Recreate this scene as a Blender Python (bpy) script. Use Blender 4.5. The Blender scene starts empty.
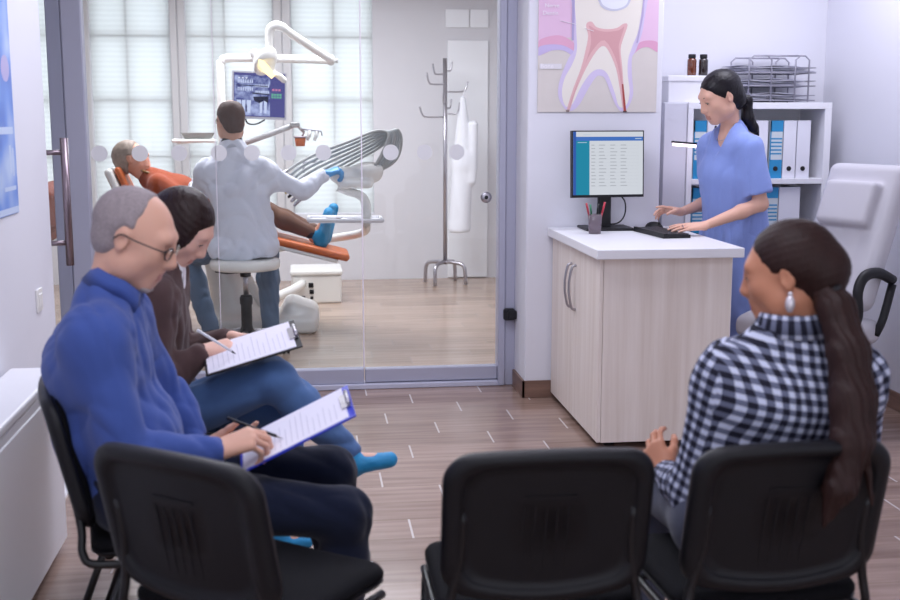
WORLD_S=1.4;DAY_E=50;SURG_E=115;CEIL_E=37;REC_E=20;WAIT_E=26
import bpy, bmesh, math, random
import numpy as np
from mathutils import Vector, Matrix
random.seed(7)
SC = bpy.context.scene
COL = SC.collection
PI = math.pi
V = lambda *a: np.array(a, float)

# ------------------------------------------------------------------ camera numbers
FPX, CAMH = 1150.0, 1.52
PITCH = math.atan(183 / FPX)
YAW = math.atan(146 * math.cos(PITCH) / FPX)

# ------------------------------------------------------------------ materials
def lin(c):
    if isinstance(c, str):
        c = [int(c[i:i + 2], 16) / 255 for i in (0, 2, 4)]
    return tuple(v / 12.92 if v <= 0.04045 else ((v + 0.055) / 1.055) ** 2.4 for v in c[:3])

def new_mat(name):
    m = bpy.data.materials.new(name)
    m.use_nodes = True
    nt = m.node_tree
    nt.nodes.clear()
    out = nt.nodes.new('ShaderNodeOutputMaterial')
    return m, nt, out

def node(nt, t, **kw):
    n = nt.nodes.new(t)
    for k, v in kw.items():
        if hasattr(n, k):
            setattr(n, k, v)
        else:
            n.inputs[k.replace('_', ' ')].default_value = v
    return n

def pbr(name, col, rough=.5, metal=0., spec=.5, var=0., vscale=8., bump=0., bscale=200., sheen=0., aniso=None, sss=0., emit=None, estr=0., coat=0.):
    m, nt, out = new_mat(name)
    b = nt.nodes.new('ShaderNodeBsdfPrincipled')
    c = lin(col)
    b.inputs['Base Color'].default_value = (*c, 1)
    b.inputs['Roughness'].default_value = rough
    b.inputs['Metallic'].default_value = metal
    b.inputs['Specular IOR Level'].default_value = spec
    b.inputs['Coat Weight'].default_value = coat
    if sheen:
        b.inputs['Sheen Weight'].default_value = sheen
    if sss:
        b.inputs['Subsurface Weight'].default_value = sss
        b.inputs['Subsurface Radius'].default_value = (.012, .005, .003)
        b.inputs['Subsurface Scale'].default_value = 1.0
    if emit:
        b.inputs['Emission Color'].default_value = (*lin(emit), 1)
        b.inputs['Emission Strength'].default_value = estr
    tc = nt.nodes.new('ShaderNodeTexCoord')
    mp = nt.nodes.new('ShaderNodeMapping')
    if aniso:
        mp.inputs['Scale'].default_value = aniso
    nt.links.new(tc.outputs['Object'], mp.inputs['Vector'])
    if var:
        n = nt.nodes.new('ShaderNodeTexNoise')
        n.inputs['Scale'].default_value = vscale
        n.inputs['Detail'].default_value = 4
        r = nt.nodes.new('ShaderNodeMapRange')
        r.inputs['To Min'].default_value = 1 - var
        r.inputs['To Max'].default_value = 1 + var
        mx = nt.nodes.new('ShaderNodeVectorMath'); mx.operation = 'SCALE'
        mx.inputs[0].default_value = c
        nt.links.new(mp.outputs[0], n.inputs['Vector'])
        nt.links.new(n.outputs['Fac'], r.inputs['Value'])
        nt.links.new(r.outputs[0], mx.inputs['Scale'])
        nt.links.new(mx.outputs[0], b.inputs['Base Color'])
    if bump:
        n = nt.nodes.new('ShaderNodeTexNoise')
        n.inputs['Scale'].default_value = bscale
        n.inputs['Detail'].default_value = 3
        bp = nt.nodes.new('ShaderNodeBump')
        bp.inputs['Strength'].default_value = bump
        bp.inputs['Distance'].default_value = .004
        nt.links.new(mp.outputs[0], n.inputs['Vector'])
        nt.links.new(n.outputs['Fac'], bp.inputs['Height'])
        nt.links.new(bp.outputs[0], b.inputs['Normal'])
    nt.links.new(b.outputs[0], out.inputs['Surface'])
    return m

def emission(name, col, s):
    m, nt, out = new_mat(name)
    e = nt.nodes.new('ShaderNodeEmission')
    e.inputs['Color'].default_value = (*lin(col), 1)
    e.inputs['Strength'].default_value = s
    nt.links.new(e.outputs[0], out.inputs['Surface'])
    return m

def glassy(name, tint='ffffff', refl=1.0, rough=0.0, opaque=0.0, ocol='ffffff'):
    """thin sheet glass: clear transmission plus mirror by Fresnel; opaque mixes in a diffuse frost"""
    m, nt, out = new_mat(name)
    t = nt.nodes.new('ShaderNodeBsdfTransparent'); t.inputs['Color'].default_value = (*lin(tint), 1)
    g = nt.nodes.new('ShaderNodeBsdfGlossy'); g.inputs['Roughness'].default_value = rough
    f = nt.nodes.new('ShaderNodeFresnel'); f.inputs['IOR'].default_value = 1.45
    mu = nt.nodes.new('ShaderNodeMath'); mu.operation = 'MULTIPLY'; mu.inputs[1].default_value = refl
    nt.links.new(f.outputs[0], mu.inputs[0])
    mx = nt.nodes.new('ShaderNodeMixShader')
    nt.links.new(mu.outputs[0], mx.inputs[0]); nt.links.new(t.outputs[0], mx.inputs[1]); nt.links.new(g.outputs[0], mx.inputs[2])
    last = mx
    if opaque:
        d = nt.nodes.new('ShaderNodeBsdfDiffuse'); d.inputs['Color'].default_value = (*lin(ocol), 1)
        m2 = nt.nodes.new('ShaderNodeMixShader'); m2.inputs[0].default_value = opaque
        nt.links.new(mx.outputs[0], m2.inputs[1]); nt.links.new(d.outputs[0], m2.inputs[2]); last = m2
    nt.links.new(last.outputs[0], out.inputs['Surface'])
    return m

def blind_mat(name, col, clear):
    """woven roller blind: scatters daylight through, a little see-through, faint horizontal weave"""
    m, nt, out = new_mat(name)
    tr = nt.nodes.new('ShaderNodeBsdfTranslucent'); d = nt.nodes.new('ShaderNodeBsdfDiffuse'); t = nt.nodes.new('ShaderNodeBsdfTransparent')
    tc = nt.nodes.new('ShaderNodeTexCoord'); w = nt.nodes.new('ShaderNodeTexWave')
    w.bands_direction = 'Z'; w.inputs['Scale'].default_value = 7; w.inputs['Distortion'].default_value = .6; w.inputs['Detail'].default_value = 2
    r = nt.nodes.new('ShaderNodeMapRange'); r.inputs['To Min'].default_value = .93; r.inputs['To Max'].default_value = 1
    s = nt.nodes.new('ShaderNodeVectorMath'); s.operation = 'SCALE'; s.inputs[0].default_value = lin(col)
    nt.links.new(tc.outputs['Object'], w.inputs['Vector']); nt.links.new(w.outputs['Fac'], r.inputs['Value'])
    nt.links.new(r.outputs[0], s.inputs['Scale'])
    nt.links.new(s.outputs[0], tr.inputs['Color']); nt.links.new(s.outputs[0], d.inputs['Color'])
    a = nt.nodes.new('ShaderNodeMixShader'); a.inputs[0].default_value = .35
    nt.links.new(tr.outputs[0], a.inputs[1]); nt.links.new(d.outputs[0], a.inputs[2])
    b = nt.nodes.new('ShaderNodeMixShader'); b.inputs[0].default_value = clear
    nt.links.new(a.outputs[0], b.inputs[1]); nt.links.new(t.outputs[0], b.inputs[2])
    nt.links.new(b.outputs[0], out.inputs['Surface'])
    return m

def wood_mat(name, c1, c2, scale=(40, 40, 1.2), rough=.45):
    m, nt, out = new_mat(name)
    b = nt.nodes.new('ShaderNodeBsdfPrincipled'); b.inputs['Roughness'].default_value = rough
    tc = nt.nodes.new('ShaderNodeTexCoord'); mp = nt.nodes.new('ShaderNodeMapping'); mp.inputs['Scale'].default_value = scale
    n = nt.nodes.new('ShaderNodeTexNoise'); n.inputs['Scale'].default_value = 1; n.inputs['Detail'].default_value = 6; n.inputs['Roughness'].default_value = .6
    cr = nt.nodes.new('ShaderNodeValToRGB')
    cr.color_ramp.elements[0].position = .3; cr.color_ramp.elements[0].color = (*lin(c1), 1)
    cr.color_ramp.elements[1].position = .7; cr.color_ramp.elements[1].color = (*lin(c2), 1)
    nt.links.new(tc.outputs['Object'], mp.inputs['Vector']); nt.links.new(mp.outputs[0], n.inputs['Vector'])
    nt.links.new(n.outputs['Fac'], cr.inputs[0]); nt.links.new(cr.outputs[0], b.inputs['Base Color'])
    nt.links.new(b.outputs[0], out.inputs['Surface'])
    return m

def plank_floor(name, cols, joint, w=.2, l=.64, rough=.3):
    """wood-look tiles laid along X: rows w wide, random offset per row, pale grout ticks at the butt joints"""
    m, nt, out = new_mat(name)
    L = nt.links.new
    def math_(op, a, b=None, c=None):
        n = nt.nodes.new('ShaderNodeMath'); n.operation = op
        for i, v in enumerate((a, b, c)):
            if v is None: continue
            if isinstance(v, (int, float)): n.inputs[i].default_value = v
            else: L(v, n.inputs[i])
        return n.outputs[0]
    tc = nt.nodes.new('ShaderNodeTexCoord'); sx = nt.nodes.new('ShaderNodeSeparateXYZ'); L(tc.outputs['Object'], sx.inputs[0])
    yw = math_('DIVIDE', sx.outputs[1], w)
    row = math_('FLOOR', yw)
    fy = math_('FRACT', yw)
    off = math_('FRACT', math_('MULTIPLY', row, .3713))
    xl = math_('ADD', math_('DIVIDE', sx.outputs[0], l), off)
    colm = math_('FLOOR', xl); fx = math_('FRACT', xl)
    ex = math_('MULTIPLY', math_('MINIMUM', fx, math_('SUBTRACT', 1, fx)), l)
    ey = math_('MULTIPLY', math_('MINIMUM', fy, math_('SUBTRACT', 1, fy)), w)
    tick = math_('LESS_THAN', ex, .004); line = math_('LESS_THAN', ey, .0018)
    cmb = nt.nodes.new('ShaderNodeCombineXYZ'); L(row, cmb.inputs[0]); L(colm, cmb.inputs[1])
    wn = nt.nodes.new('ShaderNodeTexWhiteNoise'); wn.noise_dimensions = '3D'; L(cmb.outputs[0], wn.inputs['Vector'])
    mp = nt.nodes.new('ShaderNodeMapping'); mp.inputs['Scale'].default_value = (2.2, 26, 1)
    va = nt.nodes.new('ShaderNodeVectorMath'); va.operation = 'MULTIPLY_ADD'; va.inputs[1].default_value = (5, 5, 5)
    L(wn.outputs['Color'], va.inputs[0]); L(tc.outputs['Object'], va.inputs[2]); L(va.outputs[0], mp.inputs['Vector'])
    no = nt.nodes.new('ShaderNodeTexNoise'); no.inputs['Scale'].default_value = 1; no.inputs['Detail'].default_value = 5; L(mp.outputs[0], no.inputs['Vector'])
    f = math_('ADD', math_('MULTIPLY', no.outputs['Fac'], .8), math_('MULTIPLY', wn.outputs['Value'], .3))
    cr = nt.nodes.new('ShaderNodeValToRGB'); L(f, cr.inputs[0])
    cr.color_ramp.elements[0].position = .25; cr.color_ramp.elements[0].color = (*lin(cols[0]), 1)
    cr.color_ramp.elements[1].position = .85; cr.color_ramp.elements[1].color = (*lin(cols[1]), 1)
    m1 = nt.nodes.new('ShaderNodeMix'); m1.data_type = 'RGBA'; L(line, m1.inputs[0]); L(cr.outputs[0], m1.inputs[6]); m1.inputs[7].default_value = (*lin(joint[0]), 1)
    m2 = nt.nodes.new('ShaderNodeMix'); m2.data_type = 'RGBA'; L(tick, m2.inputs[0]); L(m1.outputs[2], m2.inputs[6]); m2.inputs[7].default_value = (*lin(joint[1]), 1)
    b = nt.nodes.new('ShaderNodeBsdfPrincipled'); L(m2.outputs[2], b.inputs['Base Color'])
    rr = nt.nodes.new('ShaderNodeMapRange'); rr.inputs['To Min'].default_value = rough - .05; rr.inputs['To Max'].default_value = rough + .08
    L(no.outputs['Fac'], rr.inputs['Value']); L(rr.outputs[0], b.inputs['Roughness'])
    b.inputs['Specular IOR Level'].default_value = .6
    bp = nt.nodes.new('ShaderNodeBump'); bp.inputs['Strength'].default_value = .04; bp.inputs['Distance'].default_value = .002
    L(no.outputs['Fac'], bp.inputs['Height']); L(bp.outputs[0], b.inputs['Normal'])
    L(b.outputs[0], out.inputs['Surface'])
    return m

def gingham(name, light, dark, mid, pitch=.036):
    """two-way check from the UV map (metres along and around each sleeve and body panel)"""
    m, nt, out = new_mat(name)
    L = nt.links.new
    uv = nt.nodes.new('ShaderNodeUVMap'); sx = nt.nodes.new('ShaderNodeSeparateXYZ'); L(uv.outputs[0], sx.inputs[0])
    st = []
    for i in (0, 1):
        a = nt.nodes.new('ShaderNodeMath'); a.operation = 'DIVIDE'; a.inputs[1].default_value = pitch; L(sx.outputs[i], a.inputs[0])
        b = nt.nodes.new('ShaderNodeMath'); b.operation = 'FRACT'; L(a.outputs[0], b.inputs[0])
        c = nt.nodes.new('ShaderNodeMath'); c.operation = 'LESS_THAN'; c.inputs[1].default_value = .52; L(b.outputs[0], c.inputs[0])
        st.append(c.outputs[0])
    s = nt.nodes.new('ShaderNodeMath'); s.operation = 'ADD'; L(st[0], s.inputs[0]); L(st[1], s.inputs[1])
    h = nt.nodes.new('ShaderNodeMath'); h.operation = 'DIVIDE'; h.inputs[1].default_value = 2; L(s.outputs[0], h.inputs[0])
    cr = nt.nodes.new('ShaderNodeValToRGB'); cr.color_ramp.interpolation = 'CONSTANT'
    cr.color_ramp.elements[0].color = (*lin(light), 1); cr.color_ramp.elements[1].position = .75; cr.color_ramp.elements[1].color = (*lin(dark), 1)
    e = cr.color_ramp.elements.new(.25); e.color = (*lin(mid), 1)
    L(h.outputs[0], cr.inputs[0])
    b = nt.nodes.new('ShaderNodeBsdfPrincipled'); b.inputs['Roughness'].default_value = .85; b.inputs['Specular IOR Level'].default_value = .2
    L(cr.outputs[0], b.inputs['Base Color']); L(b.outputs[0], out.inputs['Surface'])
    return m

# ------------------------------------------------------------------ mesh builder
class MB:
    def __init__(s):
        s.v = []; s.f = []; s.m = []; s.sm = []
    def add(s, verts, faces, mi=0, smooth=True):
        o = len(s.v)
        s.v += [tuple(map(float, p)) for p in verts]
        for f in faces:
            s.f.append(tuple(o + i for i in f)); s.m.append(mi); s.sm.append(smooth)
        return s
    def frombm(s, bm, mi=0, smooth=False):
        bm.verts.ensure_lookup_table()
        s.add([v.co for v in bm.verts], [[v.index for v in f.verts] for f in bm.faces], mi, smooth)
        bm.free()
        return s
    def box(s, lo, hi, bev=.003, mi=0, seg=1, M=None, smooth=False):
        bm = bmesh.new()
        bmesh.ops.create_cube(bm, size=1)
        lo = Vector(lo); hi = Vector(hi); c = (lo + hi) / 2; d = hi - lo
        for v in bm.verts:
            v.co = Vector((v.co.x * d.x, v.co.y * d.y, v.co.z * d.z)) + c
        b = min(bev, min(abs(x) for x in d) * .45)
        if b > 0:
            bmesh.ops.bevel(bm, geom=bm.edges[:], offset=b, segments=seg, affect='EDGES', profile=.5)
        if M is not None:
            bm.transform(M)
        bm.verts.index_update()
        return s.frombm(bm, mi, smooth)
    def tube(s, pts, r, n=10, mi=0, closed=False, caps=True, smooth_path=0, r2=None):
        P = [V(*p) for p in pts]
        if smooth_path:
            P = crom(P, smooth_path, closed)
        N = len(P)
        rs = r if hasattr(r, '__len__') else [r] * N
        if len(rs) != N:
            rs = np.interp(np.linspace(0, 1, N), np.linspace(0, 1, len(rs)), rs)
        T = []
        for i in range(N):
            a = P[(i - 1) % N] if closed or i > 0 else P[i]
            b = P[(i + 1) % N] if closed or i < N - 1 else P[i]
            t = b - a
            T.append(t / (np.linalg.norm(t) + 1e-9))
        up = V(0, 0, 1) if abs(T[0][2]) < .9 else V(1, 0, 0)
        u = np.cross(T[0], up); u /= np.linalg.norm(u)
        vs = []; fs = []
        for i in range(N):
            u = u - T[i] * np.dot(u, T[i]); u /= (np.linalg.norm(u) + 1e-9)
            w = np.cross(T[i], u)
            for k in range(n):
                a = 2 * PI * k / n
                vs.append(P[i] + rs[i] * (u * math.cos(a) + w * math.sin(a)))
        M = N if closed else N - 1
        for i in range(M):
            j = (i + 1) % N
            for k in range(n):
                fs.append((i * n + k, i * n + (k + 1) % n, j * n + (k + 1) % n, j * n + k))
        if caps and not closed:
            fs.append(tuple(range(n))[::-1]); fs.append(tuple((N - 1) * n + k for k in range(n)))
        return s.add(vs, fs, mi, True)
    def lathe(s, prof, c=(0, 0, 0), n=28, mi=0, axis=None, smooth=True):
        """prof: list of (r, z); axis: a 3x3 whose columns are x, y, axis directions"""
        A = np.eye(3) if axis is None else axis
        vs = []; fs = []
        for r, z in prof:
            for k in range(n):
                a = 2 * PI * k / n
                vs.append(V(*c) + A @ V(r * math.cos(a), r * math.sin(a), z))
        for i in range(len(prof) - 1):
            for k in range(n):
                fs.append((i * n + k, i * n + (k + 1) % n, (i + 1) * n + (k + 1) % n, (i + 1) * n + k))
        fs.append(tuple(range(n))[::-1]); fs.append(tuple((len(prof) - 1) * n + k for k in range(n)))
        return s.add(vs, fs, mi, smooth)
    def prism(s, poly, off, mi=0, smooth=False):
        """closed polygon (3D points, planar) swept by the vector off"""
        n = len(poly); P = [V(*p) for p in poly]; o = V(*off)
        vs = P + [p + o for p in P]
        fs = [tuple(range(n))[::-1], tuple(range(n, 2 * n))] + [(i, (i + 1) % n, n + (i + 1) % n, n + i) for i in range(n)]
        return s.add(vs, fs, mi, smooth)
    def sphere(s, c, r, n=16, m=10, mi=0, A=None):
        r = V(*r) if hasattr(r, '__len__') else V(r, r, r)
        A = np.eye(3) if A is None else A
        vs = [V(*c) + A @ (r * V(0, 0, 1))]; fs = []
        for i in range(1, m):
            t = PI * i / m
            for k in range(n):
                a = 2 * PI * k / n
                vs.append(V(*c) + A @ (r * V(math.sin(t) * math.cos(a), math.sin(t) * math.sin(a), math.cos(t))))
        vs.append(V(*c) + A @ (r * V(0, 0, -1)))
        for k in range(n):
            fs.append((0, 1 + k, 1 + (k + 1) % n))
            fs.append((len(vs) - 1, len(vs) - 2 - k, len(vs) - 2 - (k + 1) % n))
        for i in range(m - 2):
            for k in range(n):
                a = 1 + i * n
                fs.append((a + k, a + n + k, a + n + (k + 1) % n, a + (k + 1) % n))
        return s.add(vs, fs, mi, True)

def crom(P, k, closed=False):
    out = []; N = len(P)
    for i in range(N if closed else N - 1):
        p0 = P[(i - 1) % N] if closed or i > 0 else 2 * P[0] - P[1]
        p1 = P[i]; p2 = P[(i + 1) % N]
        p3 = P[(i + 2) % N] if closed or i < N - 2 else 2 * P[-1] - P[-2]
        for j in range(k):
            t = j / k
            out.append(.5 * (2 * p1 + (p2 - p0) * t + (2 * p0 - 5 * p1 + 4 * p2 - p3) * t * t + (3 * p1 - p0 - 3 * p2 + p3) * t ** 3))
    if not closed: out.append(P[-1])
    return out

def empty(name, loc, rz=0., label=None, cat=None, group=None):
    o = bpy.data.objects.new(name, None)
    o.empty_display_size = .05
    COL.objects.link(o)
    o.location = loc; o.rotation_euler = (0, 0, rz)
    tag(o, label, cat, group)
    return o

def tag(o, label=None, cat=None, group=None, kind=None):
    if label: o['label'] = label
    if cat: o['category'] = cat
    if group: o['group'] = group
    if kind: o['kind'] = kind
    return o

def obj(name, mb, mats, parent=None, loc=None, auto=True):
    """link a mesh builder as ONE object. loc: the mesh was built in world space, put the origin there.
    a parent with world-space geometry: verts are moved into the parent's frame"""
    me = bpy.data.meshes.new(name)
    vs = np.array(mb.v, float)
    if parent is not None and not getattr(mb, 'local', False):
        pm = parent_matrix(parent)
        inv = np.array(pm.inverted())
        vs = vs @ inv[:3, :3].T + inv[:3, 3]
    if loc is not None:
        vs = vs - np.array(loc)
    me.from_pydata(vs.tolist(), [], mb.f)
    mats = mats if isinstance(mats, (list, tuple)) else [mats]
    for m in mats: me.materials.append(m)
    me.polygons.foreach_set('material_index', mb.m)
    me.polygons.foreach_set('use_smooth', mb.sm)
    me.update()
    o = bpy.data.objects.new(name, me)
    COL.objects.link(o)
    if parent is not None: o.parent = parent
    if loc is not None: o.location = loc
    return o

def parent_matrix(o):
    M = Matrix.LocRotScale(o.location, o.rotation_euler, None)
    while o.parent is not None:
        o = o.parent
        M = Matrix.LocRotScale(o.location, o.rotation_euler, None) @ M
    return M

def local(mb):
    mb.local = True
    return mb

def struct(name, mb, mats, parent=None):
    o = obj(name, mb, mats, parent)
    if parent is None: o['kind'] = 'structure'
    return o

def text_mb(s, size, o, X, Y, mi=0, depth=.0004):
    """lettering as a mesh: o lower-left corner, X along the line, Y up"""
    cu = bpy.data.curves.new('lettering', 'FONT')
    cu.body = s; cu.size = size; cu.extrude = depth
    t = bpy.data.objects.new('lettering', cu)
    COL.objects.link(t)
    dg = bpy.context.evaluated_depsgraph_get()
    me = bpy.data.meshes.new_from_object(t.evaluated_get(dg))
    Z = np.cross(X, Y)
    mb = MB()
    mb.add([V(*o) + v.co.x * X + v.co.y * Y + v.co.z * Z for v in me.vertices], [tuple(p.vertices) for p in me.polygons], mi, False)
    bpy.data.objects.remove(t); bpy.data.curves.remove(cu); bpy.data.meshes.remove(me)
    return mb

def copy_tree(o, parent=None):
    c = o.copy()
    COL.objects.link(c)
    if parent is not None: c.parent = parent
    for ch in [x for x in COL.objects if x.parent == o]:
        copy_tree(ch, c)
    return c
# ------------------------------------------------------------------ implicit surfaces for people and soft things
def nrm(v):
    v = np.asarray(v, float)
    return v / (np.linalg.norm(v) + 1e-9)

def cap(a, b, ra, rb=None, k=.02, flat=None, m='u'):
    a = V(*a); b = V(*b); rb = ra if rb is None else rb
    if flat is not None:
        ax = nrm(flat[0]); q = 1 - 1 / flat[1]
        ba = (b - a) - q * np.dot(b - a, ax) * ax
    else:
        ba = b - a
    L2 = float(np.dot(ba, ba)) + 1e-12
    def f(P):
        p = P - a
        if flat is not None:
            p = p - (q * (p @ ax))[:, None] * ax
        t = np.clip((p @ ba) / L2, 0, 1)
        return np.linalg.norm(p - t[:, None] * ba, axis=1) - (ra + (rb - ra) * t)
    R = max(ra, rb) * (flat[1] if flat is not None else 1)
    return (f, np.minimum(a, b) - R, np.maximum(a, b) + R, k, m)

def ell(c, r, R=None, k=.02, m='u'):
    c = V(*c); r = V(*r); R = np.eye(3) if R is None else R
    def f(P):
        p = (P - c) @ R
        k0 = np.linalg.norm(p / r, axis=1); k1 = np.linalg.norm(p / (r * r), axis=1)
        return k0 * (k0 - 1) / (k1 + 1e-9)
    e = np.abs(R) @ r
    return (f, c - e, c + e, k, m)

def rbox(c, h, rad=.01, R=None, k=.02, m='u'):
    c = V(*c); h = V(*h); R = np.eye(3) if R is None else R
    def f(P):
        q = np.abs((P - c) @ R) - (h - rad)
        return np.linalg.norm(np.maximum(q, 0), axis=1) + np.minimum(q.max(axis=1), 0) - rad
    e = np.abs(R) @ h
    return (f, c - e, c + e, k, m)

def cutw(p, n, k=.01, a=.004, sc=55.):
    p = V(*p); n = nrm(n)
    return (lambda P: (P - p) @ n + a * np.sin(P[:, 0] * sc + 2 * np.sin(P[:, 1] * sc * .8)) + a * .6 * np.sin(P[:, 2] * sc * 2.3 + P[:, 1] * sc * 2.7), None, None, k, 'i')

def cut(p, n, k=.004):
    """keep the side that n points away from"""
    p = V(*p); n = nrm(n)
    return (lambda P: (P - p) @ n, None, None, k, 'i')

def xf(ops, o, R, s=1.):
    out = []
    o = V(*o)
    for f, lo, hi, k, m in ops:
        g = (lambda f: (lambda P: s * f(((P - o) @ R) / s)))(f)
        if lo is None:
            out.append((g, None, None, k * s, m)); continue
        cs = np.array([[(lo, hi)[i][0], (lo, hi)[j][1], (lo, hi)[l][2]] for i in (0, 1) for j in (0, 1) for l in (0, 1)])
        w = (cs * s) @ R.T + o
        out.append((g, w.min(0), w.max(0), k * s, m))
    return out

def ev(ops, P, marg):
    d = np.full(len(P), .3)
    for f, lo, hi, k, m in ops:
        if m == 'i':
            b = f(P)
            h = np.maximum(k - np.abs(d - b), 0)
            d = np.maximum(d, b) + h * h / (4 * k)
            continue
        mg = marg + k
        ix = np.nonzero(((P > lo - mg) & (P < hi + mg)).all(1))[0]
        if not len(ix): continue
        b = f(P[ix]); a = d[ix]
        if m == 'u':
            h = np.maximum(k - np.abs(a - b), 0)
            d[ix] = np.minimum(a, b) - h * h / (4 * k)
        else:
            b = -b
            h = np.maximum(k - np.abs(a - b), 0)
            d[ix] = np.maximum(a, b) + h * h / (4 * k)
    return d

def grp(ops, k=.01, m='u', grow=.01):
    los = [o[1] for o in ops if o[1] is not None and o[4] == 'u']; his = [o[2] for o in ops if o[1] is not None and o[4] == 'u']
    return (lambda P: ev(ops, P, .04), np.min(los, 0) - grow, np.max(his, 0) + grow, k, m)

def polygonise(ops, h, disp=None, pad=.012):
    los = np.min([o[1] for o in ops if o[1] is not None and o[4] == 'u'], 0) - pad
    his = np.max([o[2] for o in ops if o[1] is not None and o[4] == 'u'], 0) + pad
    B = 4
    nb = np.maximum(np.ceil((his - los) / (h * B)).astype(int), 1)
    H = h * B
    g = np.stack(np.meshgrid(*[np.arange(n) for n in nb], indexing='ij'), -1).reshape(-1, 3)
    C = los + (g + .5) * H
    dc = ev(ops, C, H * 2)
    act = np.abs(dc) < H * 1.5
    D = np.where(dc < 0, -1., 1.).reshape(nb)
    D = D.repeat(B, 0).repeat(B, 1).repeat(B, 2).astype(np.float32)
    sub = np.stack(np.meshgrid(*[np.arange(B)] * 3, indexing='ij'), -1).reshape(-1, 3)
    I = (g[act][:, None, :] * B + sub[None]).reshape(-1, 3)
    P = los + (I + .5) * h
    d = np.empty(len(P))
    for s in range(0, len(P), 400000):
        p = P[s:s + 400000]
        q = ev(ops, p, h * 4)
        if disp is not None: q = q + disp(p)
        d[s:s + 400000] = q
    D[I[:, 0], I[:, 1], I[:, 2]] = d
    ins = D < 0
    n = np.array(D.shape) - 1
    cnt = np.zeros(n, np.int8)
    offs = [(i, j, l) for i in (0, 1) for j in (0, 1) for l in (0, 1)]
    for i, j, l in offs:
        cnt += ins[i:i + n[0], j:j + n[1], l:l + n[2]]
    cells = np.argwhere((cnt > 0) & (cnt < 8))
    idx = np.full(n, -1, np.int32)
    idx[cells[:, 0], cells[:, 1], cells[:, 2]] = np.arange(len(cells))
    val = np.stack([D[cells[:, 0] + i, cells[:, 1] + j, cells[:, 2] + l] for i, j, l in offs], 1).astype(float)
    acc = np.zeros((len(cells), 3)); num = np.zeros(len(cells))
    for a in range(8):
        for b in range(a + 1, 8):
            oa, ob = V(*offs[a]), V(*offs[b])
            if abs(oa - ob).sum() != 1: continue
            va, vb = val[:, a], val[:, b]
            m = (va < 0) != (vb < 0)
            t = np.where(m, va / np.where(m, va - vb, 1), 0)
            acc += m[:, None] * (oa + t[:, None] * (ob - oa)); num += m
    verts = los + (cells + acc / num[:, None] + .5) * h
    quads = []
    for ax in range(3):
        u, w = (ax + 1) % 3, (ax + 2) % 3
        sl0 = [slice(1, -1)] * 3; sl0[ax] = slice(0, -1)
        sl1 = [slice(1, -1)] * 3; sl1[ax] = slice(1, None)
        A = ins[tuple(sl0)]; Bq = ins[tuple(sl1)]
        for sgn in (0, 1):
            e = np.argwhere(A & ~Bq) if sgn == 0 else np.argwhere(~A & Bq)
            e = e + 1; e[:, ax] -= 1
            def cell(du, dw):
                c = e.copy(); c[:, u] -= du; c[:, w] -= dw
                return idx[c[:, 0], c[:, 1], c[:, 2]]
            q = np.stack([cell(1, 1), cell(0, 1), cell(0, 0), cell(1, 0)], 1)
            quads.append(q if sgn == 0 else q[:, ::-1])
    Q = np.concatenate(quads)
    Q = Q[(Q >= 0).all(1)]
    return verts, Q

def soft(name, ops, h, mats, parent=None, loc=None, disp=None, matfn=None, uvfn=None, smooth=1):
    vs, Q = polygonise(ops, h, disp)
    # light relaxation takes the grid out of the surface
    for _ in range(smooth):
        s = np.zeros_like(vs); c = np.zeros(len(vs))
        for i in range(4):
            a, b = Q[:, i], Q[:, (i + 1) % 4]
            for ax in range(3):
                s[:, ax] += np.bincount(a, vs[b, ax], len(vs)) + np.bincount(b, vs[a, ax], len(vs))
            c += np.bincount(a, minlength=len(vs)) + np.bincount(b, minlength=len(vs))
        vs = vs * .5 + .5 * s / np.maximum(c, 1)[:, None]
    fc = vs[Q].mean(1)
    me = bpy.data.meshes.new(name)
    w = vs
    if parent is not None:
        inv = np.array(parent_matrix(parent).inverted())
        w = vs @ inv[:3, :3].T + inv[:3, 3]
    if loc is not None: w = vs - np.array(loc)
    me.vertices.add(len(w)); me.vertices.foreach_set('co', w.astype(np.float32).ravel())
    me.loops.add(len(Q) * 4); me.loops.foreach_set('vertex_index', Q.astype(np.int32).ravel())
    me.polygons.add(len(Q)); me.polygons.foreach_set('loop_start', np.arange(0, len(Q) * 4, 4, dtype=np.int32))
    mats = mats if isinstance(mats, (list, tuple)) else [mats]
    for m in mats: me.materials.append(m)
    me.update(calc_edges=True)
    me.polygons.foreach_set('use_smooth', np.ones(len(Q), bool))
    if matfn is not None:
        me.polygons.foreach_set('material_index', matfn(fc).astype(np.int32))
    if uvfn is not None:
        uv = me.uv_layers.new(name='cloth')
        uv.data.foreach_set('uv', uvfn(vs[Q], fc).astype(np.float32).ravel())
    me.update()
    o = bpy.data.objects.new(name, me)
    COL.objects.link(o)
    if parent is not None: o.parent = parent
    if loc is not None: o.location = loc
    return o

def folds(amp, sc, seed=0., st=(1, 1, 1), warp=1.2):
    """cloth creases: warped sine ridges, stretched along st"""
    st = V(*st)
    rg = np.random.RandomState(int(seed * 17) % 9973)
    D = rg.normal(size=(5, 3)); D /= np.linalg.norm(D, axis=1)[:, None]
    fr = rg.uniform(.75, 1.7, 5); ph = rg.uniform(0, 6.28, 5)
    def f(P):
        q = P * sc * st
        w = warp * np.sin(q[:, 2] * .45 + 1.3 * np.sin(q[:, 0] * .37 + seed)) + warp * .8 * np.sin(q[:, 1] * .51 + q[:, 0] * .33 + seed)
        t = 0
        for i in range(5):
            x = (q @ D[i]) * fr[i] + ph[i] + w * (1 if i % 2 else -1)
            e = .5 + .5 * np.sin((q @ D[(i + 2) % 5]) * .4 + ph[i] * 2)
            t = t + e * (np.abs(np.sin(x * .5)) ** .65 - .68)
        return -amp * t
    return f

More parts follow.
